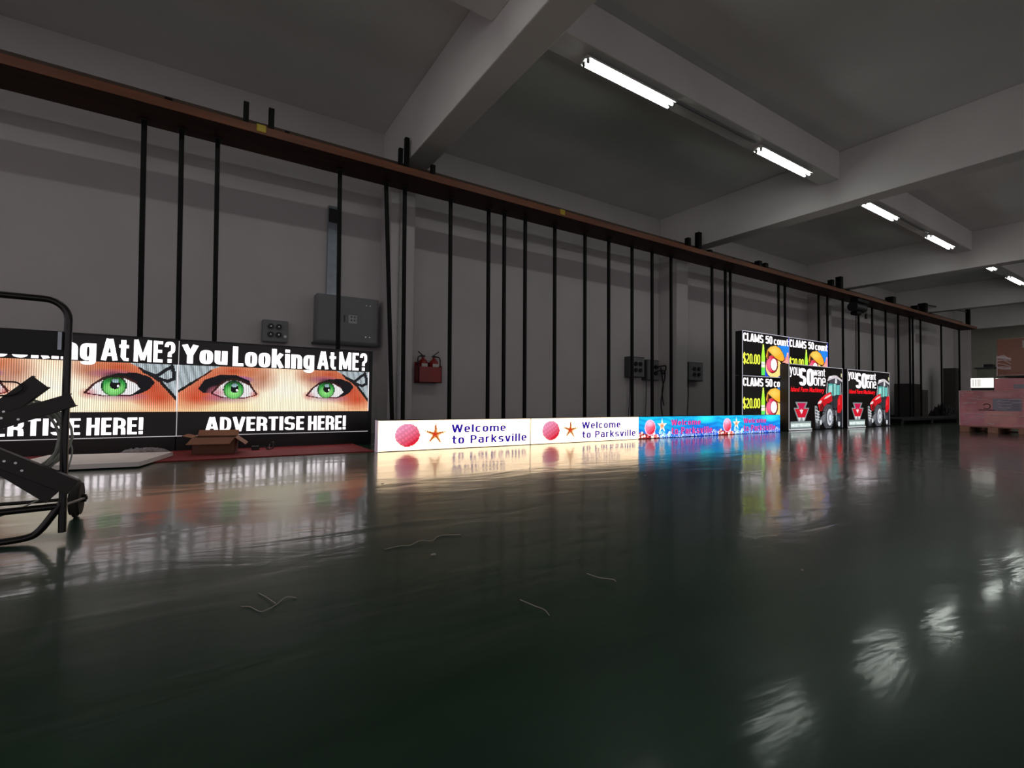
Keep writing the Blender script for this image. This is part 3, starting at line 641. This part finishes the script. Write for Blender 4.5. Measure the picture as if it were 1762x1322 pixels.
# ---- 5: tractor signs
def tractor_picture():
    c = Canvas(206, 120); A = 1.72
    # emblem: overlapping triangles on a plate
    c.poly([(.105, .425), (.322, .425), (.282, .335), (.352, .335), (.262, .11), (.160, .11), (.078, .335), (.146, .335)], '8f979b')
    c.poly([(.140, .405), (.288, .405), (.245, .305), (.182, .305)], 'd01850'); c.poly([(.100, .318), (.330, .318), (.275, .185), (.155, .185)], 'd8122e')
    c.poly([(.178, .300), (.246, .300), (.212, .235)], 'f4f0f0'); c.poly([(.146, .318), (.190, .318), (.214, .275), (.238, .318), (.282, .318), (.240, .318)], 'e2e2e6', .4)
    c.poly([(.150, .185), (.205, .185), (.18, .12)], 'e8eef0'); c.poly([(.222, .185), (.278, .185), (.25, .12)], 'e8eef0')
    c.poly([(.022, .005), (.385, .005), (.385, .122), (.022, .122)], '7f8e8e'); c.poly([(.03, .03), (.377, .03), (.377, .10), (.03, .10)], 'b8c8c4')
    # tractor, three quarter view from its front left
    c.ell((.505, .13), .055, .16, '2a2c30'); c.ell((.50, .13), .03, .10, '55585e')                     # far front wheel
    c.poly([(.86, .05), (.99, .05), (.99, .30), (.86, .30)], '1c1c22'); c.ell((.945, .15), .055, .17, '24252b'); c.ell((.925, .07), .024, .05, 'cfd4d8')
    c.poly([(.715, .56), (.735, .76), (.96, .76), (.97, .52), (.86, .30), (.76, .36)], '2e343a')        # cab body
    c.poly([(.70, .56), (.715, .73), (.80, .735), (.80, .53)], '4fb4ae'); c.poly([(.715, .57), (.725, .70), (.785, .71), (.785, .60)], 'a6e4dc')
    c.poly([(.815, .53), (.815, .73), (.865, .73), (.865, .55)], '8fd6cf'); c.poly([(.875, .55), (.875, .72), (.94, .72), (.935, .55)], '6cc4c0')
    c.line((.806, .74), (.806, .34), .006, '121418', A); c.line((.955, .74), (.965, .52), .012, 'c9ced2', A); c.line((.69, .74), (.675, .56), .012, 'c4c8cc', A)
    c.poly([(.69, .77), (.72, .85), (.82, .875), (.87, .875), (1.0, .80), (1.0, .765), (.87, .83), (.80, .815), (.74, .79)], 'd9d2d6')
    c.poly([(.72, .77), (.80, .81), (.87, .82), (.97, .765), (.95, .74), (.75, .74)], '4a4650'); c.line((.735, .835), (.78, .85), .012, 'ffffff', A)
    c.ell((.975, .885), .011, .035, 'e8e0b0'); c.poly([(.84, .74), (.885, .74), (.88, .82), (.85, .83)], 'e9eef0')
    c.poly([(.51, .39), (.515, .43), (.56, .48), (.64, .545), (.76, .60), (.775, .56), (.79, .45), (.73, .41), (.69, .41), (.66, .34), (.60, .29), (.54, .28)], 'd01420')   # bonnet
    c.poly([(.515, .43), (.58, .50), (.66, .55), (.75, .585), (.74, .555), (.64, .50), (.56, .43)], 'ff2a34'); c.poly([(.62, .47), (.66, .515), (.76, .56), (.765, .535), (.68, .49)], 'f4d8d4')
    c.poly([(.507, .395), (.515, .425), (.565, .455), (.59, .44), (.56, .40)], 'f0e6e6'); c.poly([(.53, .30), (.56, .39), (.60, .41), (.63, .35), (.60, .29)], '7a1014')
    c.poly([(.45, .36), (.47, .37), (.50, .35), (.50, .28), (.53, .27), (.53, .16), (.50, .08), (.47, .10), (.455, .20)], '9ca0a4'); c.poly([(.465, .33), (.49, .33), (.49, .16), (.475, .16)], '3a3d42')
    for k in range(4): c.line((.465, .30-.05*k), (.535, .27-.045*k), .008, 'd8dadc', A)
    c.poly([(.885, .25), (.895, .47), (.93, .545), (1.0, .56), (1.0, .34), (.95, .25)], 'd80f1c'); c.poly([(.905, .36), (.91, .46), (.94, .52), (.95, .40)], 'ff3038')
    c.poly([(.80, .30), (.89, .30), (.885, .20), (.94, .18), (.94, .10), (.86, .10), (.86, .20), (.80, .22)], '3c3f46'); c.line((.86, .28), (.87, .13), .008, 'b8bcc2', A); c.line((.92, .25), (.925, .14), .008, '9aa', A) if False else None
    c.ell((.705, .185), .118, .215, '17181c'); c.ell((.71, .19), .112, .205, '5c5f66')                     # near front wheel
    for k in range(22):
        a = k*2*PI/22; c.line((.71+.082*math.cos(a), .19+.15*math.sin(a)), (.71+.11*math.cos(a+.12), .19+.2*math.sin(a+.12)), .007, '1b1c20', A)
    c.ell((.735, .18), .066, .155, '2a2b30'); c.ell((.738, .178), .056, .138, 'd4d8de'); c.ell((.742, .175), .038, .095, '9a9ea8'); c.ell((.748, .172), .02, .05, 'e9ecf2')
    for k in range(7): c.line((.54+.016*k, .05+.012*k), (.57+.014*k, .18+.01*k), .006, '8c9096', A)
    c.ell((.565, .10), .02, .04, 'dfe3e6')
    return c
g5 = 'tractor signs standing on the floor'
s5, W, H, zb, f, U, Z = sign('led_sign', None, g5, 9.716, 11.96, 5.05, .18, .02, 1.328, frame=.006, edge_w=.012, sides='tlr', edge_hex='d8d6dc', edge_s=.7)
geo = (W, H, zb, f, U, Z)
part_mesh('tractor_picture', tractor_picture().mesh('tractor_picture', W, H, zb, f-.001, .05, .05), picture_mat(1.05*LED), s5)
add_block(s5, geo, 'you', .014, .175, .800, .955, WHITE, sw=.105, sh=.085, gap=.1, low=-.2, high=.76)
add_block(s5, geo, 'SO', .174, .428, .680, .950, WHITE, sw=.22, sh=.15)
add_block(s5, geo, 'want', .428, .645, .845, .965, WHITE, sw=.105, sh=.085, gap=.1)
add_block(s5, geo, 'one', .433, .655, .690, .820, WHITE, sw=.105, sh=.085, gap=.1, high=.76)
add_text(s5, geo, 'Island Farm Machinery', .028, .628, .560, .655, glow('ff1420', 1.2), bold=.012, widen=.012, shear=.15)
add_text(s5, geo, 'MASSEY FERGUSON', .04, .368, .045, .088, glow('f4fffa', 1.2), bold=.02)
MB().box((-W/2, f-.003, zb-.008), (-W/2+.40*W, f, zb+.008)).build('base_light', glow('f4f4f6', .9), s5)
tag(s5, 'black LED sign with a red tractor, in front of the stacked price screens', 'LED sign', g5)
s5b = copy_tree(s5); s5b.location.x += 2.495
tag(s5b, 'black LED sign with a red tractor, farther right standing alone', 'LED sign', g5)

# ------------------------------------------------------------ red mat, board, box, wrap
mt_ = MB().box((-5.0, 5.02, 0), (1.50, 6.04, .010), .003).build('floor_mat', M_redmat)
tag(mt_, 'red mat strip on the floor under the eye signs', 'mat')
b = MB().prism([(-1.25, 4.80, .0), (-.42, 4.735, 0), (-.235, 5.40, 0), (-1.1, 5.55, 0)], (0, 0, .035))
b = b.build('foam_board', M_foam); b.location = (0, 0, .011); tag(b, 'white foam board lying flat on the red mat behind the hand truck', 'board')

bx = thing('open_carton', 'open brown cardboard box with splayed flaps in front of the eye sign', 'box', (.10, 5.50, .010), math.radians(-9))
w, d, hh, th = .175, .13, .155, .005
k = MB(); k.box((-w, -d, 0), (w, -d+th, hh)).box((-w, d-th, 0), (w, d, hh)).box((-w, -d, 0), (-w+th, d, hh)).box((w-th, -d, 0), (w, d, hh)).box((-w, -d, 0), (w, d, th))
k.build('carton_body', M_cardshade, bx)
def flap(hinge_a, hinge_b, out, inset=.02):
    a = Vector(hinge_a); b2 = Vector(hinge_b); o_ = Vector(out); dr = (b2-a).normalized()*inset
    MB().prism([a, b2, b2+o_+dr*1.0, a+o_-dr*1.0], (0, 0, .004)).build('flap', M_card, bx)
flap((-w, -d, hh), (w, -d, hh), (-.035, -.075, -.055), .0)
flap((-w, d, hh), (w, d, hh), (0, .08, .05), .0)
flap((w, -d, hh), (w, d, hh), (.09, 0, -.07), .0)
flap((-w, -d, hh), (-w, d, hh), (-.08, 0, .02), .0)
cb = thing('black_adapter', 'small black power adapter with cord beside the open cardboard box', 'adapter', (.45, 5.62, .010))
MB().box((-.035, -.025, 0), (.035, .025, .04), .006).build('adapter_body', M_blackp, cb)
MB().tube(curve_pts([(.03, 0, .02), (.08, .01, .03), (.12, -.02, .008), (.14, .04, .05), (.17, .02, .07), (.16, -.02, .01), (.10, -.05, .006)], 6), .006, 6).build('cord', M_blackp, cb)

def film_mat():
    mt = bpy.data.materials.new('clear_film'); mt.use_nodes = True; nt = mt.node_tree; b = nt.nodes['Principled BSDF']
    b.inputs['Base Color'].default_value = (.55, .55, .56, 1); b.inputs['Roughness'].default_value = .18; b.inputs['Alpha'].default_value = .45
    MATS['film'] = mt; return mt
M_film = film_mat()
def crumple(name, sx, sy, sz, seed, label, cat, loc):
    r = random.Random(seed); bm = bmesh.new(); n = 22; vs = []
    for j in range(n+1):
        for i in range(n+1):
            u = i/n*2-1; v = j/n*2-1; e = max(0, 1-max(abs(u), abs(v))**3)
            vs.append(bm.verts.new((u*sx+r.uniform(-.012, .012), v*sy+r.uniform(-.012, .012), .004+sz*e*(.25+.75*r.random()))))
    for j in range(n):
        for i in range(n): bm.faces.new((vs[j*(n+1)+i], vs[j*(n+1)+i+1], vs[(j+1)*(n+1)+i+1], vs[(j+1)*(n+1)+i]))
    k = MB(); k.bm.free(); k.bm = bm; o = k.build(name, M_film); o.location = loc; return tag(o, label, cat)
crumple('plastic_wrap', .20, .07, .06, 3, 'crumpled clear plastic wrap on the red mat behind the white board', 'plastic wrap', (-.47, 5.68, .010))

# ------------------------------------------------------------ wall fittings
cab = thing('control_cabinet', 'large grey electrical cabinet on the wall above the eye sign', 'cabinet', (1.74, 7.45, 1.35))
MB().box((-.44, -.24, 0), (.44, 0, .68), .006).build('cabinet_body', M_grey, cab)
dr = MB().box((-.425, -.252, .015), (.425, -.24, .665), .004).build('cabinet_door', M_grey, cab)
for z in (.10, .57):
    for x in (.25, .31): MB().cyl((x, -.252, z), (x, -.262, z), .010, 10).build('hinge_screw', M_screw, dr)
MB().box((.0, -.2535, .29), (.12, -.252, .41)).build('warning_sticker', pbr('pale_sticker', 'b5b5b8', .6), dr)
stk = MB()
for (x, z) in ((.03, .37), (.075, .37), (.03, .32), (.075, .32)): stk.box((x, -.2545, z), (x+.022, -.2535, z+.025))
stk.build('sticker_print', M_greydk, dr)
MB().box((-.07, -.262, .30), (-.05, -.252, .40), .003).build('door_handle', M_greydk, dr)
MB().box((-.46, -.26, -.03), (.46, 0, 0), .004).build('bottom_shelf', M_greydk, cab)
tr = thing('cable_duct', 'narrow metal cable duct rising from the top of the wall cabinet', 'duct', (1.53, 7.45, 2.03))
MB().box((-.07, -.08, 0), (.07, 0, 1.35), .004).build('duct_body', M_galv, tr)
MB().box((-.065, -.10, 1.10), (.065, -.08, 1.30), .004).build('dark_junction', M_dark, tr)
sk = thing('socket_box', 'small grey socket box with four outlets on the wall above the eye sign', 'socket box', (.80, 7.45, 1.30))
MB().box((-.17, -.16, 0), (.15, 0, .30), .012).build('box_body', M_grey, sk)
for x in (-.07, .03):
    for z in (.10, .21):
        so = MB().cyl((x, -.16, z), (x, -.185, z), .038, 18).build('socket', pbr('dark_green_socket', '1c2622', .5), sk, True)
        MB().cyl((x, -.185, z), (x, -.188, z), .008, 8).build('socket_pin', M_screw, so)
MB().cyl((.11, -.16, .08), (.11, -.18, .08), .02, 12).build('switch', M_white, sk)
def wallbox(x, w_, z0, z1, label, dp=.16, extra=0):
    t = thing('switch_box', label, 'switch box', (x, 7.45, z0), 0, 'switch boxes on the wall by the second column'); hz = z1-z0
    MB().box((-w_/2, -dp, 0), (w_/2, 0, hz), .012).build('box_body', M_greydk, t)
    MB().box((-w_/2+.02, -dp-.012, .02), (w_/2-.02, -dp, hz-.02), .005).build('box_lid', M_grey, t)
    for i in range(2):
        for j in range(2): MB().cyl((-w_*.14+i*w_*.3, -dp-.012, hz*.35+j*hz*.3), (-w_*.14+i*w_*.3, -dp-.04, hz*.35+j*hz*.3), .045, 14).build('outlet', M_blackp, t, True)
    MB().tube([(-w_*.3, -dp*.5, 0), (-w_*.3, -dp*.5, -.35), (-w_*.31, -dp*.3, -z0+.02)], .012, 6).build('feed_cable', M_greydk, t)
    return t
wallbox(7.86, .46, 1.05, 1.50, 'grey switch box on the wall left of the second column, left one of the pair')
w2 = wallbox(8.36, .40, 1.00, 1.46, 'grey switch box with dangling cables, close against the second column')
MB().tube(curve_pts([(.1, -.2, .30), (.30, -.26, .33), (.24, -.25, .15), (.18, -.22, .28), (.24, -.24, -.1), (.20, -.22, -.5), (.24, -.24, -.85)], 8), .016, 6).build('dangling_cable', M_blackp, w2)
MB().tube(curve_pts([(.05, -.2, .2), (.22, -.28, .22), (.27, -.26, .05), (.21, -.24, -.2), (.26, -.24, -.55)], 8), .014, 6).build('dangling_cable', M_blackp, w2)
wallbox(9.85, .56, 1.03, 1.48, 'grey switch box on the wall right of the second column')
pp = MB().tube([(2.41, 6.925, .02), (2.41, 6.925, 3.84)], .018, 8)
for z in (.9, 1.6, 2.4, 3.2): pp.box((2.385, 6.91, z), (2.435, 6.95, z+.03))
tag(pp.build('conduit_pipe', pbr('conduit_paint', 'a9a5a5', .5)), 'thin vertical conduit pipe on the nearest column', 'pipe')

fh = thing('extinguisher_holder', 'red box holder on the wall below the two fire extinguishers', 'holder', (3.06, 7.45, .80))
MB().box((-.20, -.20, 0), (.20, -.19, .26)).box((-.20, -.20, 0), (-.19, 0, .28)).box((.19, -.20, 0), (.20, 0, .28)).box((-.20, -.20, 0), (.20, 0, .012)).box((-.20, -.012, 0), (.20, 0, .34)).build('holder_box', M_red, fh)
def extinguisher(x, label, flip):
    t = thing('fire_extinguisher', label, 'fire extinguisher', (x, 7.34, .812), 0, 'fire extinguishers on the wall')
    pr = [(0, .0), (.07, 0), (.075, .01), (.075, .30), (.065, .345), (.04, .37), (.022, .38), (.022, .41), (0, .41)]
    bm = MB()
    rings = [[bm.bm.verts.new((r*math.cos(a), r*math.sin(a), z)) for a in np.linspace(0, 2*PI, 19)[:-1]] for r, z in pr[1:-1]]
    for A_, B_ in zip(rings, rings[1:]):
        for q in range(18): bm.bm.faces.new((A_[q], A_[(q+1) % 18], B_[(q+1) % 18], B_[q]))
    bm.bm.faces.new(rings[0][::-1]); bm.bm.faces.new(rings[-1])
    bm.build('cylinder', M_red, t, True)
    MB().box((-.05, -.0765, .20), (.05, -.07, .30)).build('paper_label', pbr('paper_label', 'c8c4c0', .7), t)
    MB().box((-.03, -.02, .41), (.03, .02, .435)).build('valve', M_blackp, t)
    MB().box((-.01, -.012, 0), (.11, .012, .012), M=Matrix.Translation((0, 0, .435)) @ Matrix.Rotation(math.radians(-38 if flip else -142), 4, 'Y')).build('squeeze_lever', M_blackp, t)
    sgn = 1 if flip else -1
    MB().tube(curve_pts([(.03*sgn, 0, .42), (.09*sgn, -.02, .40), (.098*sgn, -.03, .28), (.092*sgn, -.03, .10)], 6), .010, 8).build('hose', M_blackp, t, True)
    return t
extinguisher(2.965, 'red fire extinguisher on the wall, left one of the pair', False)
extinguisher(3.155, 'red fire extinguisher with white label on the wall, right one of the pair', True)

# ------------------------------------------------------------ hand truck in the left foreground
ct = thing('hand_truck', 'black tubular hand truck with hoop handle at the left edge', 'hand truck', (-.72, 2.6, 0))
M_cart = pbr('black_tube_paint', '16130f', .3, vary=.15, scale=20)
def Q(x, z, y=2.6): return (x+.72, y-2.6, z)
hoop = [Q(-.469, .03), Q(-.472, .45), Q(-.474, .84)]+[Q(-.474-.075*(1-math.cos(a)), .885+.075*math.sin(a)) for a in np.linspace(0, PI/2, 8)]+[Q(-.72, .962)]
full = hoop+[(-p[0], p[1], p[2]) for p in hoop[::-1][1:]]
MB().tube(full, .013, 12).build('frame_hoop', M_cart, ct, True)
MB().box(Q(-.96, .735, 2.60), Q(-.482, .835, 2.61), .003).build('back_panel', M_blackp, ct)
MB().box(Q(-.502, .76, 2.588), Q(-.490, .832, 2.60)).build('panel_bracket', M_galv, ct)
MB().cyl(Q(-.965, .118), Q(-.475, .135), .013, 12).build('cross_bar', M_cart, ct, True)
toe = [Q(-.475, .145), Q(-.50, .10), Q(-.535, .045), Q(-.57, .022), Q(-.66, .014), Q(-.72, .014)]
toe = curve_pts(toe, 5); toe = toe+[(-p[0], p[1], p[2]) for p in toe[::-1][1:]]
MB().tube(toe, .0135, 10).build('toe_loop', M_cart, ct, True)
MB().cyl(Q(-.94, .0865, 3.03), Q(-.46, .0865, 3.03), .008, 10).build('axle', M_cart, ct, True)
for x in (-.50, -.94):
    wl = MB().cyl(Q(x-.019, .0865, 3.03), Q(x+.019, .0865, 3.03), .086, 28)
    bmesh.ops.bevel(wl.bm, geom=[e_ for e_ in wl.bm.edges if len(e_.link_faces) == 2 and any(len(f_.verts) > 4 for f_ in e_.link_faces)], offset=.012, segments=3, affect='EDGES')
    wl = wl.build('wheel', M_rubber, ct, True)
    MB().cyl(Q(x-.023, .0865, 3.03), Q(x+.036, .0865, 3.03), .018, 14).build('hub', M_cart, wl, True)
    MB().tube([Q(x+.028, .135, 2.6), Q(x+.03, .0865, 3.03)], .006, 8).build('axle_stay', M_cart, ct)

def bar(p, q, w_, label, y, holes):
    p = Vector((p[0], 0, p[1])); q = Vector((q[0], 0, q[1])); d = q-p; L_ = d.length; a = math.atan2(d.z, d.x)
    t = thing('steel_bracket', label, 'bracket', (p.x, y, p.z), 0, 'steel brackets on the hand truck'); t.rotation_euler = (0, -a, 0)
    MB().box((0, -.004, -w_/2), (L_, .004, w_/2), .0015).box((0, .0, -w_/2), (L_, .03, -w_/2+.005)).box((0, .0, w_/2-.005), (L_, .03, w_/2)).build('channel', pbr('bracket_iron', '1d1512', .4, vary=.3, scale=15), t)
    for hx, hz in holes: MB().cyl((hx, -.004, hz), (hx, -.007, hz), .0045, 10).build('screw_head', M_screw, t)
bar((-.74, .42), (-.540, .630), .066, 'dark red steel bracket pointing up, steepest of the crossed brackets', 2.555, ((.14, -.01), (.10, .01)))
bar((-.72, .445), (-.436, .562), .054, 'steel bracket pointing up and right across the hoop frame', 2.512, ((.10, .01), (.14, -.012)))
bar((-.72, .405), (-.420, .225), .060, 'steel bracket pointing down and right, its end near the wheel', 2.470, ((.13, 0), (.16, .008), (.19, -.008)))
bar((-.74, .385), (-.502, .172), .064, 'short steel bracket pointing down, lowest of the crossed brackets', 2.615, ((.08, .0),))
cl = thing('cable_coil', 'coil of pale grey cable hanging on the hand truck', 'cable', (-.62, 2.70, .40))
M_cable = pbr('pale_grey_cable', 'b6bab2', .25, vary=.1)
pts = []
for i in range(6*28):
    a = i*2*PI/28; r = .118+.012*math.sin(i*.37)+.004*(i//28); pts.append((r*math.cos(a)*1.0, .012*math.sin(i*.11)+.004*(i//28), r*1.12*math.sin(a)))
MB().tube(pts, .0055, 6).build('coil', M_cable, cl, True)
MB().tube(curve_pts([(.118, 0, .03), (.15, -.01, -.02), (.155, -.01, -.08), (.12, -.02, -.20), (.02, -.03, -.27), (-.1, -.03, -.32)], 8), .003, 6).build('loose_end', M_cable, cl, True)
c = MB().tube(curve_pts([(-.74, 2.53, .635), (-.68, 2.53, .640), (-.64, 2.53, .628), (-.60, 2.53, .625), (-.585, 2.53, .60), (-.63, 2.53, .575), (-.74, 2.53, .585)], 8), .003, 6).build('thin_wire', M_blackp)
tag(c, 'thin black wire looping in front of the left eye sign on the hand truck', 'wire')

# ------------------------------------------------------------ pallets and cartons at the right edge
M_pinklit_card = pbr('wrapped_carton', 'e8949c', .35, vary=.25, scale=2.2, spec=.5, coat=.4)  # red light falling on the cartons is put into this pink
M_brown2 = pbr('brown_carton', '9a6350', .5, vary=.12, scale=2, coat=.3)
M_label = pbr('shipping_label', 'a8a2b4', .6, vary=.05)
def streaks(t, y0, y1, z0, z1, n, seed):
    """wrinkles of stretch film, their glints painted as pale thin ridges on the front face"""
    r = random.Random(seed); k = MB()
    for i in range(n):
        y = r.uniform(y0, y1); z = r.uniform(z0, z1); L_ = r.uniform(.06, .22)
        k.tube([(-.003, y, z), (-.006, y+L_*.5, z+r.uniform(-.012, .012)), (-.003, min(y+L_, y1), z+r.uniform(-.02, .02))], .0045, 5)
    k.build('glint_wrinkles', pbr('film_glint', 'f2e0e2', .2, vary=.05), t)  # pale ridge colour stands in for glints on the film
pl = thing('wooden_pallet', 'wooden pallet below the pink-lit wrapped cartons', 'pallet', (13.5, 2.92, 0))
for y in (-.58, -.37, -.05, .43, .52): pass
for (ya, yb) in ((.41, .56), (-.02, .13), (-.46, -.31)): MB().box((.0, ya, 0), (1.0, yb, .105), .004).build('stringer', M_wood, pl)
kk = MB()
for x in np.arange(0, 1.0, .17): kk.box((x, -.60, .105), (x+.12, .56, .122), .002)
kk.build('deck_boards', M_wood, pl)
MB().box((.85, -.60, 0.0), (.99, .56, .02)).build('bottom_board', M_wood, pl)
c1 = thing('wrapped_carton', 'pink-lit shrink-wrapped carton on the wooden pallet, largest of the stack', 'carton', (13.5, 2.92, .122))
MB().box((.0, -.62, 0), (1.0, .565, .745), .012).build('carton_body', M_pinklit_card, c1)
MB().box((-.003, -.36, .33), (0, .05, .58)).build('shipping_label', M_label, c1)
k = MB()
for i in range(6): k.box((-.004, -.33, .36+.035*i), (-.003, -.33+.3*(.6+.4*((i*37) % 7)/7), .37+.035*i))
k.build('label_print', pbr('grey_print', '77707f', .7), c1)
k = MB().tube([(-.002, .14+.055*math.cos(a), .42+.05*math.sin(a)) for a in np.linspace(.4, 5.6, 16)], .008, 5).box((-.004, .02, .335), (0, .26, .35))
k.build('printed_logo', pbr('dark_print', '4a2a34', .7), c1)
streaks(c1, -.6, .5, .05, .72, 34, 5)
k = MB().tube([(-.004, .56, 0.01), (-.004, .562, .74)], .006, 5).tube([(-.004, .56, .738), (-.004, -.5, .74)], .005, 5); k.build('film_edge', pbr('film_glint', 'f2e0e2', .2), c1)  # glint along the film edge, painted as pale ridges
c2 = thing('wrapped_carton', 'low pink-lit carton between the big wrapped carton and the brown top carton', 'carton', (13.5, 2.62, .867))
MB().box((.02, -.6, 0), (.95, .33, .245), .01).build('carton_body', M_pinklit_card, c2)
MB().box((.016, -.30, .03), (.02, .05, .12)).build('paper_sheet', M_label, c2)
p2 = thing('dark_pallet', 'dark pallet gap under the brown top carton', 'pallet', (13.5, 2.45, 1.112))
MB().box((.0, -.5, .02), (.95, .35, .04), .003).build('deck', M_dark, p2)
for y in (-.4, .24): MB().box((.02, y-.05, 0), (.9, y+.05, .02)).build('runner', M_dark, p2)
c3 = thing('brown_carton', 'brown cardboard carton on top of the pallet stack', 'carton', (13.5, 2.3, 1.152))
MB().box((.0, -.75, 0), (.95, .60, .75), .012).build('carton_body', M_brown2, c3)
MB().box((-.004, -.2, .55), (0, .24, .70)).build('white_label', pbr('pale_label', 'b7b0ac', .6), c3)
k = MB(); r_ = random.Random(4)
for i in range(14): 
    z = .12+r_.random()*.3; k.tube([(-.003, .6, z), (-.008, .5, z+r_.uniform(-.03, .03)), (-.004, .40, z-r_.uniform(0, .08))], .006, 5)
k.tube([(-.004, .6, .01), (-.004, .6, .42)], .006, 5).tube([(-.004, .58, .015), (-.004, -.3, .03)], .006, 5)
k.build('glint_wrinkles', pbr('film_glint', 'f2e0e2', .2), c3)  # pale ridges carry the film's glints in their colour
MB().prism([(.1, -.7, .75), (.1, .30, .752), (.9, .30, .752), (.9, -.7, .75)], (0, 0, .012)).build('top_film', M_white, c3)
# lit white screen behind the pink-lit carton
ws = thing('led_display', 'small white lit LED panel standing behind the pink-lit wrapped carton', 'LED sign', (15.2, 3.53, 0))
MB().box((.0, -.215, .96), (.08, .195, 1.19), .004).box((.02, -.2, .0), (.07, .18, .96)).build('panel_case', M_blackp, ws)
MB().box((-.004, -.205, .965), (0, .185, 1.185)).build('panel_screen', glow('fffdf4', 1.4), ws)
k = MB()
for i, y in enumerate((.14, .09, .05, .02)): k.box((-.006, y, .99), (-.004, y+.012, 1.16))
k.build('panel_stripes', glow('9c8c8c', .6), ws)
# things by the far end
gc = thing('steel_cabinet', 'pale green-grey cabinet against the far wall behind the cartons', 'cabinet', (20.0, 4.35, 0))
MB().box((0, -.4, 0), (.7, .40, 1.66), .01).build('cabinet_body', pbr('pale_green_enamel', '8c8f80', .5), gc)
MB().box((-.05, -.42, 1.66), (.72, .45, 1.70), .005).build('cabinet_top', M_greydk, gc)
dk = MB().box((20.1, 4.42, 1.70), (20.4, 4.62, 1.80), .01).build('black_case', M_blackp)
tag(dk, 'small black case lying on the pale cabinet near the far wall', 'case')
def cupboard(x0, x1, y0, y1, z1, mat, name, label, cat):
    t = thing(name, label, cat, ((x0+x1)/2, (y0+y1)/2, 0)); a, b_ = (x1-x0)/2, (y1-y0)/2
    MB().box((-a, -b_, 0), (a, b_, z1), .01).build('body', mat, t)
    MB().box((-a+.04, -b_-.01, .08), (-.01, -b_, z1-.05), .004).build('door', mat, t); MB().box((.01, -b_-.01, .08), (a-.04, -b_, z1-.05), .004).build('door', mat, t)
cupboard(20.2, 21.1, 6.45, 6.93, 1.24, pbr('dark_cupboard', '33302f', .6), 'low_cupboard', 'dark low cupboard against the wall beyond the second tractor sign', 'cupboard')
cupboard(21.15, 21.75, 6.45, 6.93, 1.05, pbr('mid_cupboard', '4a4644', .6), 'low_cupboard', 'grey low cupboard beside the dark one near the far end', 'cupboard')
cupboard(25.2, 25.7, 6.6, 7.0, 2.0, pbr('tall_locker', '3c3b38', .6), 'tall_locker', 'tall narrow dark locker near the far corner', 'locker')
hp = crumple('covered_heap', .75, .33, .62, 9, 'black tarpaulin heap on the floor near the far corner', 'heap', (23.75, 6.55, 0))
hp.data.materials.clear(); hp.data.materials.append(M_blackp)
for (xa, xb, lb) in ((15.6, 20.2, 'low black platform beyond the second tractor sign'), (20.4, 26.5, 'low black platform at the foot of the tarpaulin heap')):
    t = thing('low_platform', lb, 'platform', ((xa+xb)/2, 5.5, 0)); a = (xb-xa)/2
    MB().box((-a, -.32, .10), (a, .38, .16), .006).build('deck', M_blackp, t)  # plain black deck laid along a dark band of floor
    for sx in (-1, 0, 1): MB().box((sx*(a-.15)-.08, -.28, 0), (sx*(a-.15)+.08, .34, .10)).build('foot', M_blackp, t)

# ------------------------------------------------------------ litter on the floor
M_string = pbr('pale_string', 'b9b2a6', .6)
def string(pts, r, label, mat=None, name='loose_string'):
    o = MB().tube(curve_pts([(x, y, r+.0004+z) for x, y, z in pts], 6), r, 5).build(name, mat or M_string); return tag(o, label, 'string')
string([(.10, 1.547, 0), (.12, 1.535, 0), (.14, 1.49, 0), (.155, 1.478, .004), (.184, 1.511, 0), (.215, 1.545, .003), (.241, 1.532, 0)], .0011, 'pale curved string on the floor below the eye sign reflection')
string([(.15, 1.624, 0), (.165, 1.58, .002), (.184, 1.513, .003)], .0012, 'short pale string touching the curved string on the floor')
string([(.60, 1.84, 0), (.67, 1.851, 0), (.70, 1.838, 0), (.76, 1.87, .002), (.80, 1.845, .002), (.86, 1.90, 0), (.944, 1.87, 0)], .0012, 'long warm-lit string on the floor below the first white welcome sign')
string([(1.11, 1.248, 0), (1.12, 1.20, 0), (1.145, 1.16, .002), (1.144, 1.145, 0)], .0014, 'short white string in the middle of the floor')
string([(.798, 1.189, 0), (.808, 1.128, .002), (.82, 1.10, 0), (.811, 1.063, 0)], .0012, 'thin curled string left of the middle string on the floor')
for x, y, s_, lb in ((.738, 1.691, .012, 'pale paper scrap on the floor below the welcome signs'), (1.794, .887, .006, 'tiny pale crumb on the right part of the floor'), (1.02, 3.2, .01, 'tiny pale scrap on the floor nearer the white welcome sign'),
                    (2.9, 2.6, .012, 'small white scrap on the floor in front of the blue sign')):
    o = MB().prism([(x-s_, y-s_*.5, .001), (x+s_*.8, y-s_*.7, .001), (x+s_, y+s_*.5, .002), (x-s_*.4, y+s_*.7, .001)], (0, 0, .0012)).build('paper_scrap', M_string); tag(o, lb, 'scrap')
